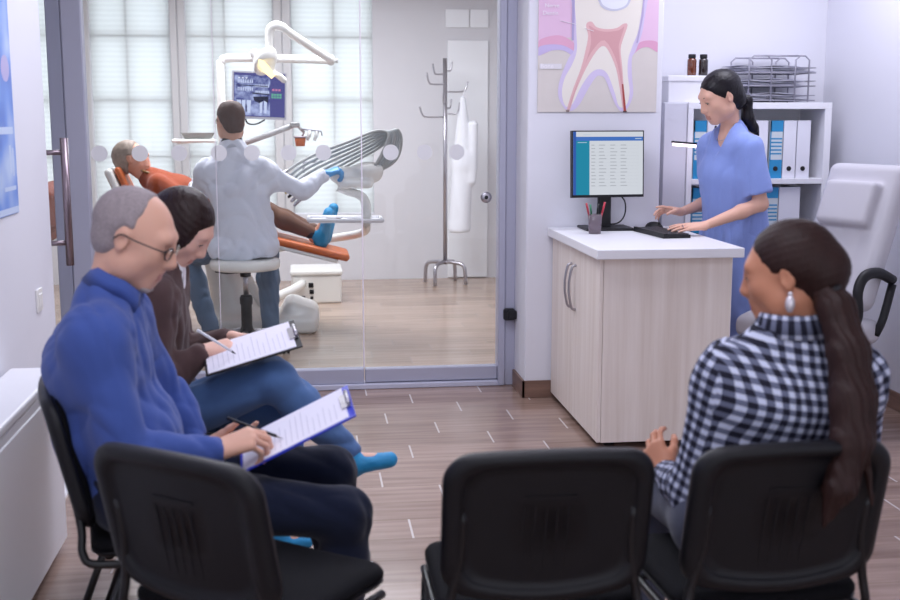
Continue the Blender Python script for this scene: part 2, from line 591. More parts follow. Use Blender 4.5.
def strands(amp, sc, u=(1, 0, 0), w=(0, 0, 1), wv=7.):
    u = nrm(u); w = nrm(w)
    def f(P):
        a = P @ u; b = P @ w
        x = a * sc + 1.6 * np.sin(b * wv) + 1.1 * np.sin(b * wv * 2.3 + a * 25)
        return amp * (np.sin(x) * .6 + .4 * np.sin(2.3 * x + 1.))
    return f

def frame(f, u=(0, 0, 1)):
    """columns: right, forward, up"""
    f = nrm(f); x = nrm(np.cross(f, u)); z = np.cross(x, f)
    return np.stack([x, f, z], 1)

# ------------------------------------------------------------------ people
def head_ops(fem=False, neck=None):
    j = .9 if fem else 1.
    o = [ell((0, -.016, .03), (.074, .096, .085), k=.02),
         ell((0, .03, -.015), (.062 * (.97 if fem else 1), .062, .08), k=.03),
         ell((0, .03, -.066), (.050 * j, .052, .042), k=.03),
         cap((-.014 * j, .066, -.096), (.014 * j, .066, -.096), .017 * j, k=.025)]
    for s in (-1, 1):
        o += [ell((s * .04, .052, -.024), (.022, .024, .02), k=.03),
              ell((s * .052, .008, -.06), (.016, .035, .026), k=.03)]
    o += [cap((-.034, .074, .028), (.034, .074, .028), .013 if fem else .016, k=.022)]
    for s in (-1, 1):
        o += [ell((s * .031, .098, .006), (.018, .018, .012), k=.016, m='s'),
              ell((s * .031, .074, .004), (.0155, .0135, .0115), k=.008)]
    o += [cap((0, .086, .018), (0, .104 if fem else .107, -.026), .008, .0105 if fem else .0125, k=.014),
          cap((0, .1, -.03), (0, .1, -.032), .011, k=.01)]
    for s in (-1, 1):
        o += [ell((s * .011, .093, -.032), (.0085, .011, .008), k=.008)]
    o += [ell((0, .074, -.062), (.026, .02, .022), k=.02),
          cap((-.017, .087, -.059), (.017, .087, -.059), .0055, k=.006),
          cap((-.014, .087, -.069), (.014, .087, -.069), .0065, k=.006),
          cap((-.024, .096, -.0645), (.024, .096, -.0645), .0035, k=.006, m='s')]
    for s in (-1, 1):
        R = frame((s * .35, 1, .0), (0, -.2, 1))
        o += [ell((s * .074, -.012, -.004), (.007, .019, .031), R, k=.008),
              ell((s * .083, -.006, -.002), (.006, .009, .017), R, k=.006, m='s')]
    return o

def lips_fn(hc, R, s):
    def f(fc):
        p = ((fc - V(*hc)) @ R) / s
        return ((p[:, 1] > .082) & (np.abs(p[:, 0]) < .023) & (p[:, 2] < -.0535 + .004 * np.cos(p[:, 0] * 200)) & (p[:, 2] > -.0755)).astype(int)
    return f

def hand_ops(w, F, N, right, curl=(.3, .3, .35, .4), s=1., thumb=(.6, .25), e=0., spread=.06):
    """w wrist; F finger direction; N back of the hand; thumb=(outward, curl)"""
    F = nrm(F); N = np.asarray(N, float); N = nrm(N - F * np.dot(N, F))
    X = np.cross(N, F) if right else np.cross(F, N)
    w = V(*w)
    g = lambda x, y, z: w + s * (x * X + y * F + z * N)
    o = []
    kn = [(.028, .086, .002), (.009, .091, .004), (-.011, .087, .003), (-.029, .078, -.001)]
    for i, q in enumerate(kn):
        o.append(cap(g(q[0] * .55, .0, 0), g(*q), .0145 * s + e, .0115 * s + e, k=.014))
    o.append(cap(g(.012, .02, -.006), g(.03, .045, -.010), .016 * s + e, .014 * s + e, k=.014))
    seg = [(.042, .026, .021), (.046, .030, .022), (.042, .028, .021), (.033, .021, .018)]
    rad = [.0092, .0095, .0089, .0079]
    for i in range(4):
        c = curl[i] if hasattr(curl[i], '__len__') else (curl[i], curl[i] * 1.25, curl[i] * .8)
        p = g(*kn[i]); a = 0.
        side = spread * (1.5 - i)
        for j in range(3):
            a += c[j]
            d = F * math.cos(a) - N * math.sin(a) + X * side * math.cos(a)
            q = p + nrm(d) * seg[i][j] * s
            r = rad[i] * s * (1 - .09 * j)
            o.append(cap(p, q, r + e, r * .93 + e, k=.004))
            p = q
    p = g(.024, .028, -.008)
    a = thumb[0]; c = thumb[1]
    for j, (L, r) in enumerate(((.04, .0125), (.032, .0108), (.026, .0095))):
        d = F * math.cos(a) + X * math.sin(a) - N * (.28 + c * j * .6)
        q = p + nrm(d) * L * s
        o.append(cap(p, q, r * s + e, r * .92 * s + e, k=.007))
        p = q; a -= c
    return o

def torso(J, e=0., s=1., pr=.098, wr=.092, cr=.104, fl=1.42, sh=.052):
    lp = nrm(J['hir'] - J['hil']); lc = nrm(J['shr'] - J['shl'])
    up = J['che'] * .4 + J['nb'] * .6
    return [cap(J['hil'], J['hir'], .09 * s + e, k=.05),
            cap(J['pel'], J['wai'], pr * s + e, wr * s + e, k=.06, flat=(lp, fl)),
            cap(J['wai'], J['che'], wr * s + e, cr * s + e, k=.06, flat=(lc, fl)),
            cap(J['che'], up, cr * s + e, .08 * s + e, k=.05, flat=(lc, 1.5)),
            cap(J['shl'] * .9 + J['shr'] * .1, J['shr'] * .9 + J['shl'] * .1, sh * s + e, k=.05),
            cap(J['shl'] * .62 + J['shr'] * .38, J['nb'], .045 * s + e, .05 * s + e, k=.05),
            cap(J['shr'] * .62 + J['shl'] * .38, J['nb'], .045 * s + e, .05 * s + e, k=.05)]

def arm(J, d, e=0., s=1., up=True, low=True, k=.035):
    o = []
    sh, el, wr = J['sh' + d], J['el' + d], J['wr' + d]
    if up: o += [cap(sh, el, .051 * s + e, .041 * s + e, k=k), cap(sh, sh, .052 * s + e, k=k)]
    if low: o += [cap(el, el * .65 + wr * .35, .042 * s + e, .041 * s + e, k=.02), cap(el * .65 + wr * .35, wr, .041 * s + e, .026 * s + e, k=.02)]
    return o

def leg(J, d, e=0., s=1., foot=True):
    hi, kn, an = J['hi' + d], J['kn' + d], J['an' + d]
    o = [cap(hi, kn, .086 * s + e, .058 * s + e, k=.04), cap(kn, kn * .65 + an * .35, .056 * s + e, .054 * s + e, k=.03),
         cap(kn * .65 + an * .35, an, .054 * s + e, .037 * s + e, k=.03)]
    if foot and 'to' + d in J:
        t = J['to' + d]
        o += [cap(an + V(0, 0, -.035), t, .036 * s + e, .028 * s + e, k=.03)]
    return o

def shoe_ops(J, d, s=1., e=.012, hgt=.055, tip=.029):
    an, t = J['an' + d], J['to' + d]
    dr = nrm(t - an - V(0, 0, (t - an)[2])) if abs((t - an)[2]) < .12 else nrm(t - an)
    heel = an + V(0, 0, -hgt) - dr * .03
    lat = nrm(np.cross(dr, V(0, 0, 1)))
    return [cap(heel, t, .034 * s + e, tip * s + e, k=.03, flat=(lat, 1.15)), cap(an + V(0, 0, -.02), an + V(0, 0, -hgt), .037 * s + e, .036 * s + e, k=.03)]

def eyes(parent, hc, R, s, iris='3a2a20', open_=.5):
    """eyeballs, set in their sockets and looking along the head's forward"""
    for sx in (-1, 1):
        mb = MB()
        c = V(*hc) + s * (R @ V(sx * .031, .0758, .0025))
        mb.sphere(c, .0114 * s, 14, 10, 0)
        d = R @ nrm(V(0, 1, -.45)); A = frame(d)
        A2 = np.stack([A[:, 0], A[:, 2], A[:, 1]], 1)
        mb.lathe([(.0001, .0118 * s), (.005 * s, .0112 * s), (.0052 * s, .0104 * s)][::-1], c, 12, 1, A2)
        obj('eye', mb, [M['eyewhite'], M['dark']], parent)
        lb = MB()
        pts = [V(*hc) + s * (R @ V(sx * .031 + x, .0765 + .0135 * math.sqrt(max(0, 1 - (x / .0185) ** 2)), .0035 + .0035 - 18 * x * x)) for x in np.linspace(-.0145, .0145, 7)]
        lb.tube(pts, .0013 * s, 6)
        obj('eyelash', lb, M['dark'], parent)

def brows(parent, hc, R, s, m, th=.0032, z=.027):
    for sx in (-1, 1):
        pts = [V(*hc) + s * (R @ V(sx * x, y, z + dz)) for x, y, dz in ((.012, .0895, -.002), (.025, .0885, .003), (.038, .083, .004), (.049, .0735, -.002))]
        mb = MB(); mb.tube(pts, [th * .8 * s, th * s, th * .8 * s, th * .3 * s], 8, smooth_path=3)
        obj('eyebrow', mb, m, parent)

def to_head(hc, R, s, *p):
    return V(*hc) + s * (R @ V(*p))
# ------------------------------------------------------------------ camera
cd = bpy.data.cameras.new('camera'); cam = bpy.data.objects.new('camera', cd); COL.objects.link(cam)
cd.sensor_width = 36; cd.lens = FPX / 900 * 36; cd.clip_start = .05
cam.location = (0, 0, CAMH); cam.rotation_euler = (PI / 2 - PITCH, 0, -YAW)
cd.dof.use_dof = True; cd.dof.focus_distance = 5.9; cd.dof.aperture_fstop = 3.5
SC.camera = cam
vs_ = SC.view_settings
vs_.view_transform = 'Standard'; vs_.look = 'None'; vs_.gamma = 1; vs_.use_curve_mapping = False; vs_.exposure = 0.13

# ------------------------------------------------------------------ materials
M = {}
M['wall'] = pbr('wall_paint', 'e2e2ea', .7, spec=.25, bump=.05, bscale=120)
M['wallt'] = pbr('surgery_wall_paint', 'd9d8dc', .7, spec=.25, bump=.05, bscale=120)
M['ceil'] = pbr('ceiling_paint', 'ececf0', .9)
M['floor'] = plank_floor('wood_tile', ('7d6458', 'b0978b'), ('85705f', 'd0c6c1'), rough=.2)
M['tile'] = pbr('beige_tile', 'b9aea6', .4, var=.08, vscale=4)
M['base'] = wood_mat('skirting_tile', '6d5347', '8d6e60', (3, 3, 30), .4)
M['metal'] = pbr('painted_aluminium', 'b2b3c6', .42, metal=.15, spec=.5)
M['metald'] = pbr('painted_aluminium_dark', '9fa2b6', .45, metal=.15)  # darker grey-blue of the outer frame post
M['metall'] = pbr('aluminium_sill', 'c6c7da', .4, metal=.1)
M['glass'] = glassy('sheet_glass', 'fafcfc', .5)
M['gedge'] = pbr('polished_glass_edge', 'f6f0fa', .25, spec=.8)
M['dot'] = glassy('frosted_sticker', 'ffffff', .3, .3, .88, 'f2f2f4')
M['chrome'] = pbr('brushed_steel', 'b9b6bd', .28, metal=1., bump=.03, bscale=300)
M['steelw'] = pbr('steel_warm', '8d7f86', .3, metal=.9)
M['black'] = pbr('black_plastic', '15151a', .45, spec=.4, bump=.15, bscale=500)
M['dark'] = pbr('near_black', '121014', .5)
M['white'] = pbr('white_laminate', 'efeff4', .35, spec=.5)
M['whitep'] = pbr('white_plastic', 'f0efec', .35, coat=.2)
M['greyp'] = pbr('grey_plastic', 'bfbfbf', .4)
M['winframe'] = pbr('window_frame_paint', 'cbcacb', .5)
M['blind'] = blind_mat('roller_blind', 'f1f3f2', .12)
M['frost'] = pbr('white_gloss_panel', 'f6f8fb', .25, spec=.6)
M['eyewhite'] = pbr('eyeball', 'e9e2de', .2)
M['paper'] = pbr('paper', 'e9e6f2', .8)

# ------------------------------------------------------------------ room
G = 6.4
struct('floor', MB().box((-3.3, -1.6, -.08), (3.3, 10.9, 0), 0), M['floor'])
M['floor2'] = plank_floor('surgery_wood_tile', ('96806f', 'bfa998'), ('9c8878', 'a8968a'), rough=.22)
struct('floor_surgery', MB().box((-3.2, G + .056, 0), (2.5, 10.8, .002), 0), M['floor2'])
struct('floor_hall', MB().box((-3.2, 4.93, 0), (-1.03, G - .05, .004), 0), M['tile'])
struct('trim_1', MB().box((-1.05, 4.2, 0), (-.985, G - .06, .012), .004), M['white'])
struct('wall_left', MB().box((-1.17, -1.6, 0), (-1.05, 4.92, 2.8), .004), M['wall'])
struct('wall_hall', MB().box((-3.3, 4.80, 0), (-1.17, 4.92, 2.8), .0), M['wall'])
struct('wall_hall_end', MB().box((-3.3, 4.92, 0), (-3.2, 10.9, 2.8), 0), M['wallt'])
struct('wall_right', MB().box((3.06, -1.6, 0), (3.2, 6.6, 2.8), 0), M['wall'])
struct('wall_back', MB().box((1.9, 6.6, 0), (3.2, 6.72, 2.8), 0), M['wall'])
struct('wall_pier', MB().box((1.17, 6.05, 0), (1.9, 6.72, 2.8), .006), M['wall'])
struct('wall_surgery_right', MB().box((2.5, 6.72, 0), (2.6, 10.9, 2.8), 0), M['wallt'])
struct('ceiling', MB().box((-3.3, -1.6, 2.8), (3.3, 10.9, 2.9), 0), M['ceil'])
# surgery back wall with its four window openings
WX = [(-2.78, -2.06), (-1.885, -1.185), (-1.045, -.266), (-.105, .637)]
ZS, ZH = .62, 2.72
mb = MB()
mb.box((-3.3, 10.8, 0), (2.6, 11.0, ZS), 0); mb.box((-3.3, 10.8, ZH), (2.6, 11.0, 2.8), 0)
xs = [-3.3] + [x for w in WX for x in w] + [2.6]
for i in range(0, len(xs), 2):
    mb.box((xs[i], 10.8, ZS), (xs[i + 1], 11.0, ZH), 0)
struct('wall_surgery_back', mb, M['wallt'])
for i, (a, b) in enumerate(WX):
    w = empty('window_%d' % (i + 1), ((a + b) / 2, 10.86, ZS)); w['kind'] = 'structure'
    f = MB()
    f.box((a, 10.9, ZS), (a + .035, 10.96, ZH), .004); f.box((b - .035, 10.9, ZS), (b, 10.96, ZH), .004)
    f.box((a, 10.9, ZS), (b, 10.96, ZS + .04), .004); f.box((a, 10.9, ZH - .04), (b, 10.96, ZH), .004)
    xm = {0: .5, 1: .45, 2: .3, 3: .52}[i]
    for fx in ((xm, xm + .14) if i == 2 else (xm,)):
        x = a + (b - a) * fx
        f.box((x - .008, 10.842, ZS), (x + .008, 10.95, ZH), .003)
    for z in (1.163, 1.671, 2.241):
        f.box((a, 10.842, z - .009), (b, 10.95, z + .009), .003)
    obj('window_frame', f, M['winframe'], w)
    obj('pane', MB().box((a + .03, 10.965, ZS + .03), (b - .03, 10.969, ZH - .03), 0), M['glass'], w)
    bl = MB()
    bl.box((a + .004, 10.835, ZS + .012), (b - .004, 10.8365, ZH - .01), 0)
    obj('roller_blind', bl, M['blind'], w)
    obj('blind_hem', MB().box((a + .004, 10.828, ZS + .002), (b - .004, 10.842, ZS + .014), .003), M['white'], w)
# pilaster strips between the windows
for n, (x0, x1) in enumerate(((-2.06, -1.885), (-1.185, -1.045), (-.266, -.105))):
    struct('trim_%d' % (n + 2), MB().box((x0 + .006, 10.775, ZS), ((x0 + x1) / 2 - .004, 10.8, 2.75), .003).box(((x0 + x1) / 2 + .004, 10.785, ZS), (x1 - .006, 10.8, 2.75), .003), M['winframe'])
# tall pale panel with two small ones above, on the surgery's back wall
d = empty('pale_panel', (1.53, 10.79, 0)); d['kind'] = 'structure'
obj('tall_panel', MB().box((1.33, 10.775, .01), (1.71, 10.8, 2.22), .004), M['frost'], d)
obj('upper_panel', MB().box((1.31, 10.78, 2.335), (1.53, 10.8, 2.5), .003).box((1.54, 10.78, 2.335), (1.71, 10.8, 2.5), .003), M['frost'], d)
# glazed partition: posts, sheets, stickers
gw = empty('wall_glass_partition', (0, G, 0)); gw['kind'] = 'structure'
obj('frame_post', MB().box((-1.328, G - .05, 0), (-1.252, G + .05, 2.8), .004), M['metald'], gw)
obj('frame_post', MB().box((-1.25, G - .06, 0), (-1.145, G + .03, 2.8), .006), M['metal'], gw)
obj('frame_post', MB().box((1.072, G - .055, 0), (1.112, G + .05, 2.8), .005).box((1.112, G - .04, 0), (1.17, G + .05, 2.8), .003), M['metal'], gw)
obj('bottom_rail', MB().box((-1.145, G - .035, .03), (.31, G + .03, .115), .004), M['metal'], gw)
obj('sill', MB().box((-1.145, G - .055, 0), (1.072, G + .05, .03), .004), M['metall'], gw)
obj('bottom_rail', MB().box((-3.2, G - .035, 0), (-1.328, G + .03, .1), .004), M['metal'], gw)
obj('glass_sheet', MB().box((-3.2, G - .004, .1), (-1.328, G + .004, 2.8), 0), M['glass'], gw)
obj('glass_sheet', MB().box((-1.145, G - .004, .115), (-.482, G + .004, 2.8), 0), M['glass'], gw)
obj('glass_sheet', MB().box((-.478, G - .004, .115), (.306, G + .004, 2.8), 0), M['glass'], gw)
obj('glass_edge', MB().box((-.4815, G - .005, .115), (-.4785, G + .005, 2.8), 0), M['gedge'], gw)
obj('glass_edge', MB().box((.307, G - .006, .115), (.314, G + .006, 2.8), .001), M['gedge'], gw)
def dots(pxs, par):
    for x in pxs:
        mb = MB(); A = np.array([[1, 0, 0], [0, 0, -1], [0, 1, 0]], float)
        mb.lathe([(.0435, 0), (.0435, .0006)], (x, G - .0044, 1.327), 32, 0, A, smooth=False)
        obj('sticker', mb, M['dot'], par)
dots((-1.092, -.88, -.673, -.462, -.285, -.087, .102), gw)
d = empty('door_1', (.69, G, 0)); d['kind'] = 'structure'
obj('glass_leaf', MB().box((.318, G - .004, .115), (1.068, G + .004, 2.8), 0), M['glass'], d)
obj('bottom_rail', MB().box((.316, G - .03, .035), (1.07, G + .03, .112), .004), M['metal'], d)
dots((.472, .66, .84), d)
A = np.array([[1, 0, 0], [0, 0, -1], [0, 1, 0]], float)
obj('lock_knob', MB().lathe([(.031, 0), (.031, .012), (.024, .017), (.012, .018)], (1.005, G - .004, 1.075), 28, 0, A).lathe([(.011, .018), (.011, .021)], (1.005, G - .004, 1.075), 16, 1, A), [M['chrome'], M['dark']], d)
obj('door_closer', MB().box((1.10, G - .085, .382), (1.165, G - .035, .448), .008).box((1.12, G - .105, .392), (1.175, G - .08, .44), .008), M['black'], d)
# sliding glass leaf and pull beside the end of the left wall
d = empty('door_3', (-1.085, 5.1, 0)); d['kind'] = 'structure'
obj('glass_leaf', MB().box((-1.095, 4.72, .02), (-1.085, 4.96, 2.6), 0), M['glass'], d)
h = MB()
h.tube([(-.985, 4.95, .905), (-.985, 4.95, 1.435)], .0165, 16)
h.tube([(-1.084, 4.93, 1.375), (-.985, 4.95, 1.375)], .011, 12); h.tube([(-1.084, 4.93, 1.0), (-.985, 4.95, 1.0)], .011, 12)
obj('pull_handle', h, M['steelw'], d)
# skirting tiles
struct('baseboard_pier', MB().box((1.155, 6.038, 0), (1.9, 6.05, .095), .002).box((1.155, 6.038, 0), (1.17, G - .055, .095), .002), M['base'])
struct('baseboard_right', MB().box((3.045, -1.6, 0), (3.06, 6.6, .095), .002), M['base'])
struct('baseboard_back', MB().box((1.9, 6.588, 0), (3.06, 6.6, .095), .002), M['base'])
# switch plate
s = empty('light_switch', (-1.05, 4.63, .8), 0, 'white square switch plate on the wall above the radiator', 'switch')
obj('plate', MB().box((-1.05, 4.585, .765), (-1.042, 4.675, .855), .003, seg=2), M['whitep'], s)
obj('rocker', MB().box((-1.043, 4.605, .785), (-1.038, 4.655, .835), .002), M['whitep'], s)
# poster on the left wall
M['blue_art'] = None
def blue_art():
    m, nt, out = new_mat('blue_poster_print')
    b = nt.nodes.new('ShaderNodeBsdfPrincipled'); b.inputs['Roughness'].default_value = .35
    tc = nt.nodes.new('ShaderNodeTexCoord'); n = nt.nodes.new('ShaderNodeTexNoise'); n.inputs['Scale'].default_value = 5; n.inputs['Detail'].default_value = 1
    cr = nt.nodes.new('ShaderNodeValToRGB'); e = cr.color_ramp.elements
    e[0].position = .32; e[0].color = (*lin('3f66c4'), 1); e[1].position = .72; e[1].color = (*lin('bcd0f2'), 1)
    k = e.new(.5); k.color = (*lin('6f97e4'), 1)
    nt.links.new(tc.outputs['Object'], n.inputs['Vector']); nt.links.new(n.outputs['Fac'], cr.inputs[0])
    nt.links.new(cr.outputs[0], b.inputs['Base Color']); nt.links.new(b.outputs[0], out.inputs['Surface'])
    return m
M['blue_art'] = blue_art()
p = empty('wall_poster', (-1.046, 4.0, 1.2), 0, 'blue glossy poster hung above the radiator on the left-hand wall beside the door pull'.replace('left-hand wall ', 'wall '), 'poster')
obj('sheet', MB().box((-1.048, 3.6, 1.175), (-1.044, 4.385, 2.3), .001), M['blue_art'], p)
mb = MB()
mb.box((-1.0442, 4.29, 1.32), (-1.0436, 4.315, 1.42), 0); mb.box((-1.0442, 4.33, 1.31), (-1.0436, 4.35, 1.41), 0); mb.box((-1.0442, 4.1, 1.46), (-1.0436, 4.36, 1.485), 0)
mb.box((-1.0442, 4.2, 1.26), (-1.0436, 4.36, 1.275), 0); mb.box((-1.0442, 3.62, 1.178), (-1.0436, 4.384, 1.2), 0)
obj('printed_mark', mb, pbr('poster_white_print', 'c6d6f2', .4), p)
mb = MB(); mb.sphere((-1.0442, 4.3, 1.69), (.0006, .06, .05), 20, 12)
obj('printed_blob', mb, pbr('poster_pink_print', 'b9b0dc', .4), p)
# radiator
r = empty('radiator', (-.93, 3.5, 0), 0, 'white panel radiator with a plain flat top against the wall behind the blue shirted man', 'radiator')
y0, y1, x0, x1 = 2.75, 4.08, -1.03, -.87
obj('casing', MB().box((x0, y0, .03), (x1, y1, .625), .01, seg=2), M['white'], r)
g = MB().box((x0 - .005, y0 - .005, .625), (x1 + .006, y1 + .005, .655), .008, seg=2)
obj('top_cover', g, M['white'], r)
obj('front_panel', MB().box((x1 - .006, y0 + .03, .08), (x1 + .004, y1 - .03, .59), .006, seg=2), M['white'], r)
for y in (y0 + .2, y1 - .2):
    obj('foot', MB().box((-.98, y - .015, 0), (-.92, y + .015, .035), .003), M['white'], r)

# ------------------------------------------------------------------ lights
W = bpy.data.worlds.new('sky'); SC.world = W; W.use_nodes = True
bg = W.node_tree.nodes['Background']; bg.inputs[0].default_value = (*lin('eef1ff'), 1); bg.inputs[1].default_value = WORLD_S
def area(name, loc, rot, sx, sy, e, col):
    L = bpy.data.lights.new(name, 'AREA'); L.shape = 'RECTANGLE'; L.size = sx; L.size_y = sy; L.energy = e; L.color = lin(col)
    o = bpy.data.objects.new(name, L); COL.objects.link(o); o.location = loc; o.rotation_euler = rot
    return o
area('daylight_through_blinds', (-.9, 11.5, 1.8), (0, 0, 0), 4.2, 2.4, DAY_E, 'f4f8ff').rotation_euler = (-PI / 2, 0, 0)
area('surgery_ceiling_panel', (-.3, 8.6, 2.78), (0, 0, 0), 2.4, 1.2, SURG_E, 'f8f7ff')
area('ceiling_panel', (.2, 4.6, 2.78), (0, 0, 0), 1.6, 1.0, CEIL_E, 'eef0ff')
area('ceiling_panel_reception', (2.4, 5.5, 2.78), (0, 0, 0), .9, .9, REC_E, 'f0f0ff')
area('ceiling_panel_waiting', (0.2, 1.9, 2.78), (0, 0, 0), 1.6, 1.0, WAIT_E, 'eef0ff')
# ------------------------------------------------------------------ materials for furniture
M['shell'] = pbr('chair_shell_plastic', '0d0d13', .42, spec=.35, bump=.25, bscale=700)
M['chairfab'] = pbr('black_upholstery', '0c0c11', .9, spec=.2, bump=.4, bscale=900)
M['tubeblk'] = pbr('black_enamel_tube', '101014', .35, spec=.5)
M['rubber'] = pbr('rubber', '0c0c0e', .8)
M['ash'] = wood_mat('ash_laminate', 'e4d7cd', 'f6ede6', (22, 22, .9), .5)
M['ashedge'] = wood_mat('ash_laminate_edge', 'ded1c7', 'f0e6de', (22, 22, .9), .5)
M['leather'] = pbr('white_leather', 'c6c4cc', .5, spec=.4, bump=.12, bscale=350)
M['binderw'] = pbr('white_binder', 'eaeaf3', .45)
M['binderb'] = pbr('blue_binder', '2a8fc4', .45)
M['binderp'] = pbr('binder_label', 'cfd8dc', .6)
M['wire'] = pbr('grey_wire', 'a3a2ae', .4, metal=.4)
M['amber'] = pbr('amber_glass', '6a3216', .12, spec=.7, coat=.5)
M['darkglass'] = pbr('dark_bottle_glass', '261c1c', .12, spec=.7, coat=.5)

# ------------------------------------------------------------------ visitor chairs
def outline(t, w, hh, rt, rb, bow):
    """t in 0..1 round a rounded panel; returns x, z (z=0 at mid height), bottom edge bowed down"""
    pts = []
    for cx, cz, a0, r in ((w - rt, hh - rt, 0, rt), (-w + rt, hh - rt, 90, rt), (-w + rb, -hh + rb, 180, rb), (w - rb, -hh + rb, 270, rb)):
        for k in range(9):
            a = math.radians(a0 + 90 * k / 8)
            pts.append((cx + r * math.cos(a), cz + r * math.sin(a)))
    # densify straight runs
    out = []
    for i in range(len(pts)):
        a = pts[i]; b = pts[(i + 1) % len(pts)]
        n = max(1, int(math.hypot(b[0] - a[0], b[1] - a[1]) / .03))
        for k in range(n):
            out.append((a[0] + (b[0] - a[0]) * k / n, a[1] + (b[1] - a[1]) * k / n))
    res = []
    for x, z in out:
        if z < 0: z -= bow * (1 - (x / w) ** 2) * min(1, -z / hh)
        else: z += .012 * (1 - (x / w) ** 2) * min(1, z / hh)
        res.append((x, z))
    return res

def rings(mb, oln, spec, tf, mi=0):
    """panel from nested outlines: spec = [(scale, depth)], first and last collapse to a fan"""
    n = len(oln); base = len(mb.v); vs = []
    for s, d in spec:
        for x, z in oln:
            vs.append(tf(x * s, z * s, d))
    fs = []
    for i in range(len(spec) - 1):
        for k in range(n):
            fs.append((i * n + k, i * n + (k + 1) % n, (i + 1) * n + (k + 1) % n, (i + 1) * n + k))
    vs.append(tf(0, 0, spec[0][1])); c0 = len(vs) - 1
    vs.append(tf(0, 0, spec[-1][1])); c1 = len(vs) - 1
    for k in range(n):
        fs.append((c0, (k + 1) % n, k)); fs.append((c1, (len(spec) - 1) * n + k, (len(spec) - 1) * n + (k + 1) % n))
    mb.add(vs, fs, mi, True)

def visitor_chair(loc, rz, label):
    """faces local +y"""
    t = empty('visitor_chair', loc, rz, label, 'chair', 'black visitor chairs in the waiting area')
    tilt = math.radians(13)
    cz, cy = .668, -.235
    def tf(x, z, d):  # d>0 to the front
        y = d - .10 * (1 - math.cos(x / .42)) * -1.0  # wings curve forward
        return (x, cy + y * math.cos(tilt) - z * math.sin(tilt), cz + z * math.cos(tilt) + y * math.sin(tilt) * .2)
    ol = outline(0, .228, .165, .062, .055, .035)
    mb = local(MB())
    rings(mb, ol, [(.0, -.012), (.4, -.012), (.70, -.0125), (.80, -.013), (.815, -.018), (.83, -.0235), (.90, -.026), (.965, -.022), (.99, -.012), (1.0, 0), (.985, .012), (.9, .014), (.0, .014)], tf)
    # moulded recess bars on the back
    def bar(x0, x1, z0, z1, d):
        ps = [(x0, z0), (x1, z0), (x1, z1), (x0, z1)]
        v = [tf(x, z, -.0115) for x, z in ps] + [tf(x, z, d) for x, z in ps]
        mb.add(v, [(0, 1, 2, 3), (7, 6, 5, 4), (0, 4, 5, 1), (1, 5, 6, 2), (2, 6, 7, 3), (3, 7, 4, 0)], 0, False)
    bar(-.055, .055, .062, .070, -.0145)
    for x in (-.058, -.034, -.010, .014, .038):
        bar(x, x + .004, -.12, .045, -.0130)
    back = obj('backrest', mb, M['shell'], t)
    pad = local(MB())
    rings(pad, ol, [(.0, .030), (.5, .031), (.80, .030), (.9, .026), (.955, .018), (.96, .012), (.9, .012), (0, .012)], tf)
    obj('back_cushion', pad, M['chairfab'], back)
    # seat
    so = outline(0, .222, .215, .07, .05, .0)
    def ts(x, z, d):
        return (x, .03 + z, .435 + d - .09 * max(0, z - .12) - .02 * (1 - (x / .24) ** 2) * (1 if d > 0 else 0) * .5)
    mb = local(MB())
    rings(mb, so, [(.0, -.018), (.6, -.018), (.95, -.014), (.99, -.004), (1.0, .002), (.99, .004), (0, .004)], ts)
    sp = obj('seat_pan', mb, M['shell'], t)
    mb = local(MB())
    rings(mb, so, [(.0, .004), (.97, .004), (1.0, .012), (1.0, .022), (.97, .034), (.88, .040), (.5, .040), (0, .040)], ts)
    obj('seat', mb, M['chairfab'], t)
    for s in (-1, 1):
        x = s * .222
        up = local(MB())
        up.tube([(x, .19, .405), (x, .0, .405), (x, -.17, .41), (x * .97, -.205, .44), (x * .92, -.205, .50), (x * .84, -.222, .60), (x * .84, -.240, .70)], .0105, 10, smooth_path=4)
        obj('back_upright', up, M['tubeblk'], t)
        for (a, b) in (((x, .15, .405), (x * 1.03, .235, .012)), ((x, -.10, .405), (x * 1.03, -.25, .012))):
            lg = local(MB())
            lg.tube([a, ((a[0] + b[0]) / 2, (a[1] + b[1]) / 2, .21), b], .011, 10)
            leg_ = obj('leg', lg, M['tubeblk'], t)
            ft = local(MB()); ft.tube([(b[0], b[1], .0), (b[0], b[1] * .985, .03)], .0145, 10)
            obj('foot_cap', ft, M['rubber'], leg_)
    cb = local(MB()); cb.tube([(-.222, .1, .4), (.222, .1, .4)], .009, 8).tube([(-.222, -.1, .4), (.222, -.1, .4)], .009, 8)
    obj('crossbar', cb, M['tubeblk'], t)
    return t
visitor_chair((-.13, 2.562, 0), -math.radians(37), 'empty black visitor chair set at an angle in front of the blue shirted man')
visitor_chair((.499, 2.535, 0), 0, 'empty black visitor chair in the middle of the front row')
visitor_chair((1.015, 2.525, 0), math.radians(3), 'black visitor chair carrying the woman in the checked shirt')
visitor_chair((-.41, 3.085, 0), math.radians(-79), 'black visitor chair under the man in the blue shirt')
visitor_chair((-.425, 3.75, 0), math.radians(-82), 'black visitor chair under the woman in the brown jacket')

